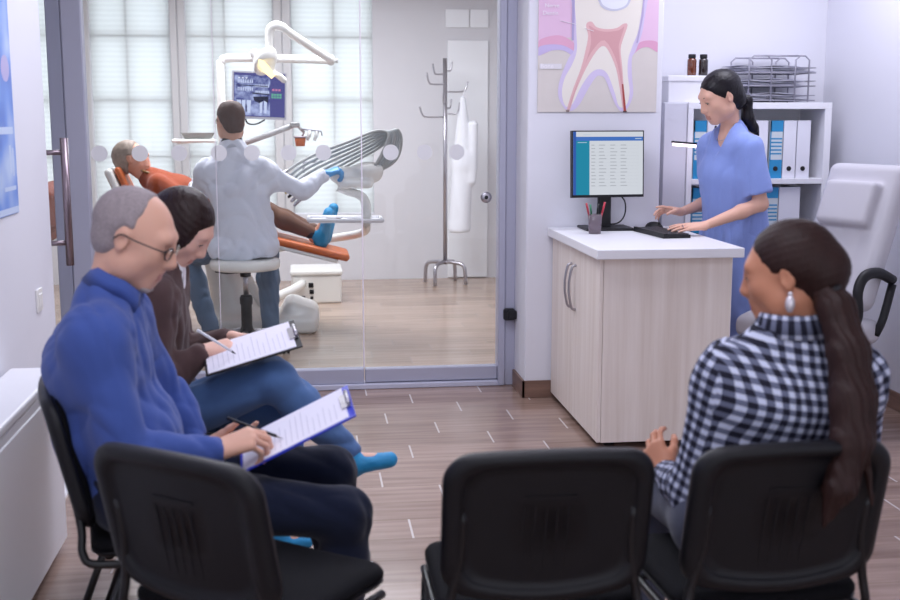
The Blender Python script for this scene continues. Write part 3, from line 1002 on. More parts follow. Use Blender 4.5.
# ------------------------------------------------------------------ reception counter
ct = empty('reception_counter', (1.67, 5.6, 0), 0, 'pale ash reception cabinet with two doors standing against the pier', 'cabinet')
cx0, cx1, cy0, cy1 = 1.312, 1.935, 5.025, 6.03
obj('cabinet_body', MB().box((cx0 + .018, cy0 + .018, .035), (cx1, cy1, .889), .002), M['ashedge'], ct)
obj('end_panel', MB().box((cx0 + .02, cy0, .03), (cx1, cy0 + .018, .889), .0015), M['ash'], ct)
ym = (cy0 + cy1) / 2
for (a, b, hy) in ((cy0 + .001, ym - .0015, ym - .045), (ym + .0015, cy1, ym + .045)):
    dr = obj('door', MB().box((cx0, a, .032), (cx0 + .018, b, .887), .0015), M['ash'], ct)
    h = MB().tube([(cx0, hy, .80), (cx0 - .02, hy, .79), (cx0 - .033, hy, .73), (cx0 - .035, hy, .69), (cx0 - .033, hy, .65), (cx0 - .02, hy, .59), (cx0, hy, .58)], .0065, 10, smooth_path=4)
    obj('handle', h, M['chrome'], dr)
for x in (cx0 + .08, cx1 - .08):
    for y in (cy0 + .08, cy1 - .08):
        obj('foot', MB().lathe([(.025, 0), (.025, .01), (.018, .012), (.018, .034)], (x, y, 0), 16), M['black'], ct)
obj('worktop', MB().box((1.283, 4.968, .891), (1.968, 6.036, .935), .004, seg=2), M['white'], ct)

# monitor on the counter
mo = empty('computer_monitor', (1.55, 5.8, 0.935), 0, 'black computer monitor showing a white list on the reception counter', 'monitor')
c0 = V(1.568, 5.88, 1.278); mx = nrm(V(1, .10, 0)); my = nrm(np.cross(V(0, 0, 1), mx)); mz = V(0, 0, 1)
tl = math.radians(3); mzz = nrm(mz * math.cos(tl) + my * math.sin(tl)); mn = nrm(np.cross(mx, mzz))  # mn points to the viewer
def mq(x, z, d): return c0 + x * mx + z * mzz + d * mn
def slab(mb, x0, x1, z0, z1, d0, d1, q=mq, mi=0):
    return mb.prism([q(x0, z0, d0), q(x1, z0, d0), q(x1, z1, d0), q(x0, z1, d0)], q(0, 0, d1) - q(0, 0, d0), mi)
hw, hh = .198, .173
obj('housing', slab(slab(MB(), -hw, hw, -hh, hh, -.03, 0), -.12, .12, -.11, .1, -.055, -.03), M['black'], mo)
scr = slab(MB(), -hw + .006, hw - .006, -hh + .014, hh - .006, 0, .0008)
so_ = obj('screen', scr, emission('screen_white', 'd8dde6', .82), mo)
E_ = lambda n, c, s=.8: emission(n, c, s)
obj('side_menu', slab(slab(MB(), -hw + .006, -hw + .022, -hh + .014, hh - .006, .0008, .0014, mi=1), -hw + .022, -hw + .095, -hh + .014, hh - .05, .0008, .0014), [E_('screen_teal', '2b8fae'), E_('screen_blue', '3a62b4')], so_)
obj('title_bar', slab(MB(), -hw + .022, hw - .006, hh - .053, hh - .032, .0010, .0016), E_('screen_bar', '4a78c8'), so_)
rr = random.Random(3)
m_txt, m_pale = E_('screen_text', 'b0b4be'), E_('screen_pale', 'c6d6e6')
for i in range(13):
    ln = MB()
    z = hh - .075 - i * .0175
    x = -hw + .105
    for L in (.03, .05, .045, .045):
        w_ = L * rr.uniform(.45, .85)
        slab(ln, x, x + w_, z - .0018, z + .0018, .0010, .0014); x += L + .012
    slab(ln, -hw + .105, hw - .03, z - .0026, z - .0023, .0010, .0013)
    obj('text_row', ln, m_txt, so_)
for a in ((-hw + .03, -hw + .08, hh - .063, hh - .060, .0016, .002), (-hw + .06, -hw + .10, hh - .024, hh - .02, .0010, .0014), (hw - .05, hw - .015, hh - .044, hh - .040, .0018, .0022)):
    obj('menu_text', slab(MB(), *a), m_pale, so_)
st = MB(); b0 = c0 - .045 * mn
st.box((b0[0] - .035, b0[1] - .012, 0.945), (b0[0] + .035, b0[1] + .018, 1.25), .006)
obj('stand_column', st, M['black'], mo)
obj('stand_base', MB().box((1.44, 5.80, 0.9355), (1.70, 6.02, 0.949), .006, seg=2), M['black'], mo)
cb = MB().tube([(1.63, 5.93, 1.13), (1.675, 5.93, 1.08), (1.68, 5.94, 1.01), (1.65, 5.95, .965), (1.60, 6.0, .951)], .004, 8, smooth_path=5)
obj('cable', cb, M['black'], mo)
# pen cup and pens
pc = empty('pen_cup', (1.452, 5.68, 0.935), 0, 'clear plastic pen cup on the counter in front of the monitor', 'cup')
A_ = np.eye(3)
obj('cup', MB().lathe([(.030, .0), (.036, .098), (.0335, .098), (.028, .004)], (1.452, 5.68, 0.9355), 24), glassy('clear_plastic', 'e6dfe6', 1, .1, .30, 'b9a9b4'), pc)
for i, (dx, dy, tx, ty, L, c, nm) in enumerate(((-.012, 0, -.034, .0, .15, 'b03040', 'red'), (.008, .008, .012, .01, .145, '202024', 'black'), (.012, -.006, .036, -.002, .155, 'c23a4a', 'crimson'), (-.004, .010, -.012, .03, .14, '2f7a58', 'green'))):
    p0 = V(1.452 + dx, 5.68 + dy, 0.941); p1 = V(1.452 + dx + tx, 5.68 + dy + ty, 0.941 + L)
    pe = empty('pen', tuple(p0), 0, {'red': 'red pen leaning away from the keyboard in the pen cup', 'black': 'black pen upright in the middle of the pen cup', 'crimson': 'crimson pen leaning towards the keyboard in the pen cup', 'green': 'green pen at the back of the pen cup'}[nm], 'pen', 'pens in the cup')
    obj('barrel', MB().tube([p0, p0 * .15 + p1 * .85], .0042, 10), pbr('pen_' + nm, c, .35), pe)
    obj('pen_cap', MB().tube([p0 * .35 + p1 * .65, p1], .0052, 10), pbr('pen_cap_' + nm, c, .3), pe)
# keyboard
kb = empty('keyboard', (1.74, 5.72, 0.935), 0, 'black keyboard lying aslant on the counter under the nurse', 'keyboard')
ka = nrm(V(.10, -.99, 0)); kd = nrm(V(-.99, -.10, 0))  # long axis, towards screen side
kc = V(1.775, 5.60, 0.9355)
def kq(x, y, z): return kc + x * ka + y * kd + V(0, 0, z)
def kbox(mb, x0, x1, y0, y1, z0, z1):
    return mb.prism([kq(x0, y0, z0), kq(x1, y0, z0), kq(x1, y1, z0), kq(x0, y1, z0)], (0, 0, z1 - z0))
obj('keyboard_case', kbox(kbox(MB(), -.195, .195, -.07, .07, 0, .016), -.195, .195, .055, .07, .016, .024), M['black'], kb)
ky = MB()
for r_ in range(5):
    for c in range(16):
        x = -.188 + c * .0243; y = -.06 + r_ * .0225
        kbox(ky, x, x + .020, y, y + .0185, .016, .022)
obj('key_field', ky, pbr('key_plastic', '26262c', .5), kb)
ms = empty('computer_mouse', (1.80, 5.97, 0.935), 0, 'black computer mouse on the counter under the raised hand', 'mouse')
mb = MB(); mb.sphere((1.83, 5.90, 0.9375), (.033, .055, .036), 20, 12, A=frame((.6, -.8, 0)))
mb.v = [(x, y, max(z, 0.936)) for x, y, z in mb.v]
obj('mouse_shell', mb, M['black'], ms)
obj('wheel', MB().tube([(1.842, 5.866, 0.965), (1.85, 5.862, 0.965)], .007, 12), M['rubber'], ms)

from mathutils.geometry import tessellate_polygon
# ------------------------------------------------------------------ tooth chart on the pier
po = empty('tooth_chart', (1.545, 6.049, 1.55), 0, 'large anatomical poster of a tooth hanging on the pier above the monitor', 'poster')
px0, px1, pz0, pz1 = 1.222, 1.868, 1.545, 2.42
obj('sheet', MB().box((px0, 6.044, pz0), (px1, 6.0495, pz1), .001), pbr('chart_bone', 'd6cfca', .5, var=.03, vscale=20), po)
PW = (px1 - px0) / 592  # one unit of the print
def pp(x, y): return (px0 + (x - 14) * PW, 2.12 - (y - 0) * PW * 1.03)
lay = [0]
def flat(name, pts, mat, k=0, closed=True):
    lay[0] += 1
    y = 6.0438 - lay[0] * .00022
    P = [V(*pp(*p)) for p in pts]
    if k: P = crom([V(p[0], 0, p[1]) for p in P], k, True); P = [V(p[0], p[2]) for p in P]
    P = [V(min(max(p[0], px0 + .001), px1 - .001), min(max(p[1], pz0), pz1 - .001)) for p in P]
    # triangulate with a fan-free fill
    tri = tessellate_polygon([[Vector((p[0], p[1], 0)) for p in P]])
    mb = MB().add([(p[0], y, p[1]) for p in P], tri, 0, False)
    return obj(name, mb, mat, po)
C_ = lambda n, c: pbr('chart_' + n, c, .5)
flat('gum_print', [(10, -320), (610, -320), (610, 205), (560, 190), (505, 195), (490, 220), (190, 220), (180, 170), (100, 165), (10, 190)], C_('gum', 'e2c0da'))
flat('gum_band', [(12, 190), (60, 165), (130, 160), (195, 200), (195, 250), (150, 225), (90, 225), (12, 250)], C_('gumband', 'dfa9c4'), 4)
flat('gum_band', [(608, 190), (570, 178), (520, 185), (485, 215), (485, 240), (520, 215), (560, 210), (608, 232)], C_('gumband2', 'dba2c0'), 4)
flat('gum_edge', [(12, 215), (70, 200), (140, 205), (195, 235), (190, 255), (140, 228), (80, 228), (12, 252)], C_('gumedge', 'c6b8e0'), 4)
flat('ligament_print', [(180, -300), (185, 100), (190, 220), (165, 260), (130, 340), (115, 400), (120, 450), (145, 490), (165, 505), (195, 500), (225, 470), (265, 400), (300, 350), (320, 342), (345, 355), (375, 420), (400, 475), (425, 505), (450, 505), (475, 470), (488, 420), (480, 340), (478, 260), (500, 215), (535, 80), (550, -300)], C_('ligament', 'd2c6e4'), 5)
flat('dentine_print', [(192, -300), (198, 100), (204, 220), (182, 290), (148, 350), (134, 410), (142, 465), (163, 488), (190, 468), (230, 390), (275, 330), (318, 312), (358, 335), (395, 420), (415, 478), (440, 490), (462, 465), (470, 410), (458, 330), (460, 260), (480, 200), (515, 80), (530, -300)], C_('dentine', 'e9e3da'), 5)
flat('pulp_print', [(252, 100), (275, 95), (300, 120), (350, 128), (400, 122), (430, 103), (452, 108), (432, 170), (420, 220), (430, 300), (440, 400), (452, 505), (440, 505), (420, 400), (400, 310), (365, 235), (335, 205), (300, 230), (250, 310), (200, 420), (172, 508), (158, 505), (190, 400), (225, 310), (248, 220), (258, 160), (248, 120)], C_('pulp', 'dfb4b5'), 3)
flat('vein_print', [(262, 112), (300, 132), (350, 140), (410, 132), (436, 116), (415, 185), (412, 230), (436, 380), (447, 500), (440, 500), (424, 370), (395, 260), (340, 180), (290, 215), (240, 300), (180, 470), (168, 500), (200, 400), (245, 290), (272, 200), (268, 140)], C_('vein', 'd3a0a3'), 3)
flat('nerve_print', [(430, 380), (438, 380), (456, 520), (444, 522)], C_('nerve', 'a8473f'))
flat('root_tip', [(438, 505), (458, 505), (458, 530), (440, 530)], C_('tip', '4c2f2c'))
flat('root_tip', [(154, 500), (172, 500), (170, 520), (156, 520)], C_('tip2', '8a7a78'))
flat('enamel_print', [(300, -60), (310, 10), (340, 38), (390, 45), (440, 30), (462, 0), (470, -60)], C_('enamel_rim', 'c9cada'), 4)
flat('enamel_print', [(308, -60), (320, 6), (350, 30), (392, 36), (435, 22), (452, -4), (460, -60)], C_('enamel', 'e6e8f0'), 4)
flat('edge_line', [(172, -300), (188, -300), (190, 60), (188, 180), (178, 180), (178, 60)], C_('edge', 'aea3cc'))
flat('edge_line', [(536, -300), (548, -300), (530, 60), (505, 190), (497, 190), (522, 60)], C_('edge2', 'b8acd2'))
flat('name_strip', [(22, 288), (130, 288), (130, 312), (22, 312)], C_('strip', 'dedbe0'))
lay[0] += 1; yT = 6.0438 - lay[0] * .00022
mlet = C_('letter', 'f2eef4')
for s, x, y, sz in (('Bone', 26, 309, .034), ('Nerve', 44, 32, .030), ('Dentin', 34, 66, .030)):
    q = pp(x, y)
    obj('lettering', text_mb(s, sz, (q[0], yT, q[1]), V(1, 0, 0), V(0, 0, 1), 0, .0002), mlet, po)
for a, b in (((120, 92), (200, 108)), ((240, 125), (285, 138))):
    A0, B0 = pp(*a), pp(*b)
    obj('pointer_line', MB().tube([(A0[0], yT, A0[1]), (B0[0], yT, B0[1])], .0014, 6), mlet, po)

# ------------------------------------------------------------------ shelf unit behind the counter
su = empty('shelf_unit', (2.45, 6.42, 0), 0, 'white open shelf unit of binders against the wall behind the nurse', 'shelf')
X0, XA, X1, Y0, Y1, ZT, TH = 1.985, 2.118, 2.955, 6.25, 6.59, 1.6, .036
obj('side_panel', MB().box((XA, Y0, 0), (XA + .03, Y1, ZT - TH), .002), M['white'], su)
obj('side_panel', MB().box((X1 - .04, Y0, 0), (X1, Y1, ZT - TH), .002), M['white'], su)
obj('top_board', MB().box((XA, Y0, ZT - TH), (X1, Y1, ZT), .002), M['white'], su)
for z in (1.175, .80, .42, .04):
    obj('shelf_board', MB().box((XA + .03, Y0 + .002, z - .03), (X1 - .04, Y1, z), .002), M['white'], su)
obj('back_board', MB().box((XA + .03, Y1 - .006, 0), (X1 - .04, Y1, ZT - TH), 0), M['white'], su)
obj('divider', MB().box((2.545, Y0 + .004, .0), (2.57, Y1 - .006, 1.145), .002), M['white'], su)
cdoor = obj('cupboard_door', MB().box((2.15, Y0 - .001, .05), (2.545, Y0 + .016, .39), .002).box((2.57, Y0 - .001, .05), (2.915, Y0 + .016, .39), .002), pbr('grey_laminate', 'cfd2d8', .5), su)
sc = empty('side_cupboard', (2.05, 6.42, 0), 0, 'narrow plain grey-white cupboard between the pier and the binder shelves', 'cupboard')
obj('carcass', MB().box((X0, Y0 + .03, 0), (XA - .002, Y1, ZT), .002), pbr('offwhite_laminate', 'dcdce6', .5), sc)
obj('door', MB().box((X0, Y0 + .012, .06), (XA - .002, Y0 + .03, ZT - .003), .002), pbr('offwhite_laminate_door', 'd6d6e0', .5), sc)
# binders
def binder(x, w, z, kind, label, h=.325, dep=.27):
    o = empty('binder', (x + w / 2, Y0 + .03, z), 0, label, 'binder', 'lever arch binders on the shelf unit')
    y = Y0 + .035
    hole = V(x + w / 2, y - .0005, z + .055)
    A = np.array([[1, 0, 0], [0, 0, -1], [0, 1, 0]], float)
    cov = MB().box((x, y, z), (x + w, y + .004, z + h), .0015).box((x, y + .004, z), (x + .004, y + dep, z + h), 0).box((x + w - .004, y + .004, z), (x + w, y + dep, z + h), 0)
    if kind == 'w':
        c = obj('cover', cov, M['binderw'], o)
    else:
        c = obj('cover', cov, M['binderp'], o)
        b = MB().box((x - .0003, y - .0008, z + .0), (x + w + .0003, y + .001, z + .105), 0).box((x - .0003, y - .0008, z + h - .062), (x + w + .0003, y + .001, z + h), 0)
        for k in range(5):
            zz = z + .135 + k * .021
            b.box((x + .004, y - .0008, zz), (x + w - .004, y + .001, zz + .008), 0)
        b.box((x - .0003, y - .0008, z + .1), (x + .006, y + .001, z + h), 0)
        obj('blue_print', b, M['binderb'], c)
    obj('finger_hole', MB().lathe([(.0135, 0), (.0135, .003), (.010, .004), (.0001, .0032)], hole, 20, 0, A), M['dark'], o)
    obj('paper_block', MB().box((x + .006, y + .006, z + .008), (x + w - .006, y + dep - .01, z + h - .02), 0), M['paper'], o)
Z1, Z2, Z3 = 1.1755, .8005, .4205
binder(2.165, .072, Z1, 'b', 'blue striped binder on the upper shelf in front of the nurse\'s face')
binder(2.243, .072, Z1, 'w', 'white binder on the upper shelf directly behind the nurse\'s neck')
binder(2.53, .068, Z1, 'w', 'white binder on the upper shelf just behind the nurse\'s ponytail')
binder(2.612, .074, Z1, 'b', 'blue striped binder on the upper shelf beside two white ones')
binder(2.692, .074, Z1, 'w', 'white binder on the upper shelf next to the blue striped binder')
binder(2.772, .078, Z1, 'w', 'white binder on the upper shelf at the open end of the row')
binder(2.165, .072, Z2, 'b', 'blue striped binder on the lower shelf by the nurse\'s chest')
binder(2.60, .074, Z2, 'b', 'blue striped binder on the lower shelf behind the nurse\'s elbow')
binder(2.68, .125, Z2, 'w', 'wide white box file on the lower shelf shaded by the armchair')
# things on top of the shelves
bx = empty('archive_box', (2.13, 6.42, ZT), 0, 'low white lidded box on top of the shelf unit under the two bottles', 'box')
obj('box_body', MB().box((2.015, 6.30, ZT + .0005), (2.36, 6.56, ZT + .125), .003), M['white'], bx)
obj('lid', MB().box((2.008, 6.293, ZT + .115), (2.367, 6.567, ZT + .148), .004), M['white'], bx)
def bottle(x, y, z, m, lab, r=.0255, h=.118):
    o = empty('medicine_bottle', (x, y, z), 0, lab, 'bottle', 'medicine bottles on the white box')
    obj('bottle_body', MB().lathe([(r * .9, 0), (r, .004), (r, h * .70), (r * .95, h * .76), (r * .7, h * .80), (r * .66, h * .84)], (x, y, z), 24), m, o)
    obj('bottle_cap', MB().lathe([(r * .8, h * .82), (r * .82, h * .84), (r * .82, h * .98), (r * .76, h)], (x, y, z), 24), M['black'], o)
bottle(2.165, 6.36, ZT + .149, M['amber'], 'brown amber medicine bottle on the white box')
bottle(2.232, 6.36, ZT + .149, M['darkglass'], 'dark, nearly black medicine bottle on the white box')
tr = empty('letter_tray', (2.65, 6.42, ZT), 0, 'grey wire letter tray of three tiers on top of the shelf unit', 'letter tray')
ty0, ty1 = 6.28, 6.56
for k, z in enumerate((ZT + .012, ZT + .092, ZT + .165)):
    t_ = MB()
    t_.tube([(2.40, ty0, z), (2.86, ty0, z), (2.86, ty1, z), (2.40, ty1, z)], .0035, 6, closed=True)
    t_.tube([(2.40, ty0, z + .028), (2.86, ty0, z + .028), (2.86, ty1, z + .028), (2.40, ty1, z + .028)], .0025, 6, closed=True)
    for i in range(9):
        x = 2.44 + i * .048
        t_.tube([(x, ty0, z), (x, ty1, z)], .0018, 6)
    obj('wire_tier', t_, M['wire'], tr)
for (a, b) in ((2.47, 2.60), (2.74, 2.82)):
    for y in (ty0, ty1):
        f = MB().tube([(a, y, ZT + .004), (a, y, ZT + .235), (a + .025, y, ZT + .258), (b - .025, y, ZT + .258), (b, y, ZT + .235), (b, y, ZT + .004)], .005, 8)
        obj('wire_post', f, M['wire'], tr)
for y in (ty0, ty1): obj('wire_rail', MB().tube([(2.56, y, ZT + .258), (2.76, y, ZT + .258)], .005, 8), M['wire'], tr)
M['papg'] = pbr('paper_grey', 'dadae8', .8)  # slightly greyer than the other paper
for k, z in enumerate((ZT + .0165, ZT + .0965, ZT + .1695)):
    o = empty('paper_sheaf', (2.63, 6.42, z), 0, 'loose grey-white sheaf of papers in the %s tier of the wire tray' % ('bottom', 'middle', 'top')[k], 'papers', 'papers in the wire letter tray')
    rr = random.Random(k)
    mb = MB()
    for i in range(6):
        x = 2.405 + rr.uniform(0, .05); L = .36 + rr.uniform(0, .06); zz = z + i * .006
        n = 12; vs = []; fs = []
        ph = rr.uniform(0, 3); am = rr.uniform(.003, .009)
        for a in range(n + 1):
            for yy in (ty0 + .006, ty1 - .006):
                vs.append((x + L * a / n, yy, zz + am * (1 + math.sin(a * .8 + ph)) * .5 + .001))
        for a in range(n + 1):
            for yy in (ty0 + .006, ty1 - .006):
                vs.append((x + L * a / n, yy, zz + am * (1 + math.sin(a * .8 + ph)) * .5 + .0025))
        m_ = 2 * (n + 1)
        for a in range(n):
            b = 2 * a
            fs += [(b, b + 1, b + 3, b + 2), (m_ + b, m_ + b + 2, m_ + b + 3, m_ + b + 1), (b, b + 2, m_ + b + 2, m_ + b), (b + 1, m_ + b + 1, m_ + b + 3, b + 3)]
        fs += [(0, m_, m_ + 1, 1), (2 * n, 2 * n + 1, m_ + 2 * n + 1, m_ + 2 * n)]
        mb.add(vs, fs, 0, True)
    obj('sheets', mb, M['papg'], o)
# lit lamp bar
lp = empty('desk_lamp', (2.24, 6.3, 1.1755), 0, 'slim desk lamp with a lit bar head in front of the binders', 'lamp')
obj('lamp_base', MB().lathe([(.03, 0), (.03, .008), (.006, .012)], (2.245, 6.232, 1.1757), 20), M['black'], lp)
obj('lamp_post', MB().tube([(2.245, 6.232, 1.185), (2.245, 6.20, 1.38), (2.245, 6.16, 1.47)], .006, 10, smooth_path=4), M['black'], lp)
hd = MB().prism([(1.985, 6.08, 1.382), (2.27, 6.08, 1.360), (2.27, 6.08, 1.368), (1.985, 6.08, 1.392)], (0, .05, 0))
hd.tube([(2.245, 6.16, 1.47), (2.25, 6.13, 1.42), (2.25, 6.11, 1.366)], .005, 8, smooth_path=4)
hd_ = obj('lamp_head', hd, M['black'], lp)
obj('light_strip', MB().prism([(1.991, 6.078, 1.3805), (2.267, 6.078, 1.3585), (2.267, 6.078, 1.342), (1.991, 6.078, 1.365)], (0, .05, 0)), emission('lamp_strip', 'ffe9f4', 2.6), hd_)

# ------------------------------------------------------------------ white armchair by the right wall
oc = empty('office_armchair', (2.41, 5.22, 0), math.radians(112), 'white leather swivel armchair by the wall to one side of the nurse', 'chair')
# local: faces +y
R0 = np.eye(3)
tb = math.radians(20)
Rb = np.array([[1, 0, 0], [0, math.cos(tb), -math.sin(tb)], [0, math.sin(tb), math.cos(tb)]])  # lean back
pm = np.array(parent_matrix(oc))[:3, :3]; po_ = V(2.41, 5.22, 0)
def lo(ops): return xf(ops, po_, pm)
back = [rbox((0, -.25, .95), (.232, .055, .36), .05, Rb, k=.03), rbox((0, -.212, 1.11), (.155, .028, .11), .026, Rb, k=.045), rbox((0, -.225, .80), (.18, .035, .20), .03, Rb, k=.03)]
soft('backrest', lo(back), .008, M['leather'], oc, disp=lambda P: -.004 * np.abs(np.sin(((P - po_) @ pm)[:, 0] * 30)) * (P[:, 2] < .98))
soft('seat', lo([rbox((0, .02, .51), (.25, .25, .06), .05, k=.02), rbox((0, .05, .55), (.20, .2, .04), .035, k=.03)]), .008, M['leather'], oc)
for s in (-1, 1):
    a = local(MB()); x = s * .262
    a.tube([(x, -.25, .76), (x, -.15, .80), (x, -.06, .79), (x, -.02, .72), (x, -.03, .60), (s * .22, -.02, .47)], [.024, .026, .026, .024, .022, .018], 12, smooth_path=4)
    ar = obj('armrest', a, M['black'], oc)
    b = local(MB()); b.tube([(x, -.25, .74), (x, -.20, .58), (s * .24, -.18, .50)], .02, 10, smooth_path=4); obj('arm_strut', b, M['black'], ar)
obj('gas_column', local(MB().tube([(0, 0, .1), (0, 0, .3)], .028, 16).tube([(0, 0, .3), (0, 0, .46)], .018, 16)), M['black'], oc)
for i in range(5):
    a = 2 * PI * i / 5 + .4
    l_ = local(MB().tube([(0, 0, .12), (.30 * math.cos(a), .30 * math.sin(a), .075)], [.026, .017], 10))
    g_ = obj('star_leg', l_, M['chrome'], oc)
    x, y = .30 * math.cos(a), .30 * math.sin(a)
    obj('caster', local(MB().tube([(x - .02, y, .028), (x - .006, y, .028)], .028, 14).tube([(x + .006, y, .028), (x + .02, y, .028)], .028, 14).tube([(x, y, .03), (x, y, .08)], .007, 8)), M['black'], g_)
# ------------------------------------------------------------------ surgery
M['unit'] = pbr('surgery_unit_white', 'ecebe6', .3, coat=.3)
M['orange'] = pbr('orange_vinyl', 'c9662e', .42, bump=.08, bscale=250)
M['hose'] = pbr('grey_hose', '9ea3a4', .5)
M['skin_grey'] = pbr('grey_soft_plastic', 'a7a8a6', .5)
YC = 8.25
# dental chair: headrest to the left, leg rest to the right
dc = empty('dental_chair', (-.35, YC, 0), 0, 'white and orange reclining dental chair under the patient', 'dental chair')
base = [rbox((-.30, YC + .08, .06), (.35, .27, .055), .03, k=.05), rbox((-.06, YC + .08, .10), (.135, .24, .105), .07, np.array([[.94, 0, .34], [0, 1, 0], [-.34, 0, .94]]), k=.05), cap((-.5, YC + .08, .1), (-.62, YC + .08, .5), .17, .11, k=.1), cut((0, 0, .001), (0, 0, -1), k=.001)]
soft('floor_base', base, .012, M['unit'], dc)
obj('lift_column', MB().tube([(-.30, YC + .08, .10), (-.55, YC + .06, .58)], .05, 16), M['unit'], dc)
def slabx(x0, z0, x1, z1, w0, w1, th, rad=.02):
    a = V(x0, YC, z0); b = V(x1, YC, z1); d = b - a; L = np.linalg.norm(d); d = d / L
    R = np.stack([d, V(0, 1, 0), np.cross(d, V(0, 1, 0))], 1)
    return rbox((a + b) / 2, (L / 2, (w0 + w1) / 4, th / 2), rad, R, k=.03)
soft('seat_cushion', [slabx(-.72, .655, -.2, .675, .44, .44, .09, .04)], .012, M['orange'], dc)
soft('leg_rest', [slabx(-.24, .675, .30, .535, .42, .40, .055, .026)], .012, M['orange'], dc)
soft('leg_rest_shell', [slabx(-.24, .635, .22, .515, .40, .36, .03, .012)], .012, M['unit'], dc)
soft('backrest_cushion', [slabx(-.70, .67, -1.16, .94, .5, .46, .07, .034)], .012, M['orange'], dc)
soft('backrest_shell', [slabx(-.68, .61, -1.19, .91, .52, .48, .06, .03)], .012, M['unit'], dc)
hr = soft('headrest', [slabx(-1.245, .93, -1.345, 1.17, .30, .26, .06, .028)], .01, M['unit'], dc)
soft('headrest_pad', [slabx(-1.195, .975, -1.285, 1.18, .26, .22, .05, .024)], .01, M['orange'], hr)
obj('headrest_bar', MB().box((-1.27, YC - .03, .80), (-1.24, YC + .03, 1.0), .005), M['greyp'], dc)
# floor box with connectors and its duct
fb = empty('service_box', (.07, 9.6, 0), 0, 'white service box with dark sockets on the floor beyond the dental chair', 'box')
obj('box_body', MB().box((-.13, 9.42, .002), (.28, 9.85, .235), .015, seg=2), M['unit'], fb)
obj('lid', MB().box((-.14, 9.41, .235), (.29, 9.86, .275), .012, seg=2), M['unit'], fb)
so = MB()
for x, z, r in ((.035, .10, .018), (.035, .045, .012), (.035, .015 + .055, .010), (-.03, .05, .017), (.03, .155, .02)):
    so.box((x - r, 9.414, z - r), (x + r, 9.424, z + r), .003)
for q in [(.035, .10, .018), (.035, .05, .012), (-.035, .05, .017), (.03, .155, .02)]:
    x, z, r = q
    obj('socket', MB().box((x - r, 9.413, z - r), (x + r, 9.424, z + r), .003), M['black'], fb)
obj('duct', MB().tube([(-.04, 9.412, .17), (-.12, 9.2, .15), (-.28, 8.9, .12), (-.34, 8.66, .1)], .038, 16, smooth_path=4), M['unit'], fb)
# light on its column with jointed arm
dl = empty('dental_lamp', (-.60, 8.55, 0), 0, 'white jointed dental lamp with a warm lit head above the screen', 'lamp')
k_ = 8.55 / 8.7
xp, yp = -.60, 8.72
obj('column', MB().tube([(xp, yp, .0), (xp, yp, 1.2), (xp, yp, 1.85), (xp + .012, yp, 1.92), (xp + .07, yp, 1.945), (-.2, yp, 1.945), (.20, yp, 1.935)], .03, 16, smooth_path=5), M['unit'], dl)
obj('column_foot', MB().lathe([(.10, 0), (.10, .02), (.05, .05), (.035, .06)], (xp, yp, .001), 28), M['unit'], dl)
yl = 8.32
ja = MB().tube([(.215, yp - .06, 1.94), (.17, yp - .09, 1.955), (-.08, yl + .06, 2.10), (-.135, yl + .02, 2.14), (-.19, yl, 2.15), (-.225, yl, 2.115), (-.23, yl, 2.04), (-.23, yl, 1.95)], [.03, .03, .028, .03, .032, .032, .028, .022], 14, smooth_path=5)
obj('jointed_arm', ja, M['unit'], dl)
obj('joint_cap', MB().tube([(.205, yp - .07, 1.93), (.205, yp + .03, 1.93)], .034, 16).tube([(.235, yp - .05, 1.93), (.255, yp - .05, 1.93)], .016, 10, mi=1), [M['unit'], M['greyp']], dl)
hx, hz = -.035, .045
lh = [ell((-.225 + hx, yl - .02, 1.86 + hz), (.095, .055, .11), frame((.45, -.35, -.3), (.55, 0, 1)), k=.03), cap((-.30 + hx, yl - .02, 1.91 + hz), (-.10 + hx, yl - .02, 1.73 + hz), .034, .022, k=.04), ell((-.18 + hx, yl - .06, 1.82 + hz), (.115, .045, .055), frame((.5, -1, -.5)), k=.01, m='s')]
hh_ = soft('lamp_head', lh, .006, M['unit'], dl)
obj('lamp_neck', MB().tube([(-.23, yl, 1.985), (-.24, yl - .005, 1.92)], .028, 14), pbr('warm_lit_neck', 'efc9a0', .4), dl)  # lamp's warm glow painted into the neck's base colour
obj('lit_reflector', MB().tube([(-.265 + hx, yl - .085, 1.87 + hz), (-.225 + hx, yl - .09, 1.81 + hz), (-.17 + hx, yl - .09, 1.75 + hz)], [.018, .028, .018], 12, smooth_path=3), emission('lamp_glow', 'ffdf9e', 2.2), hh_)
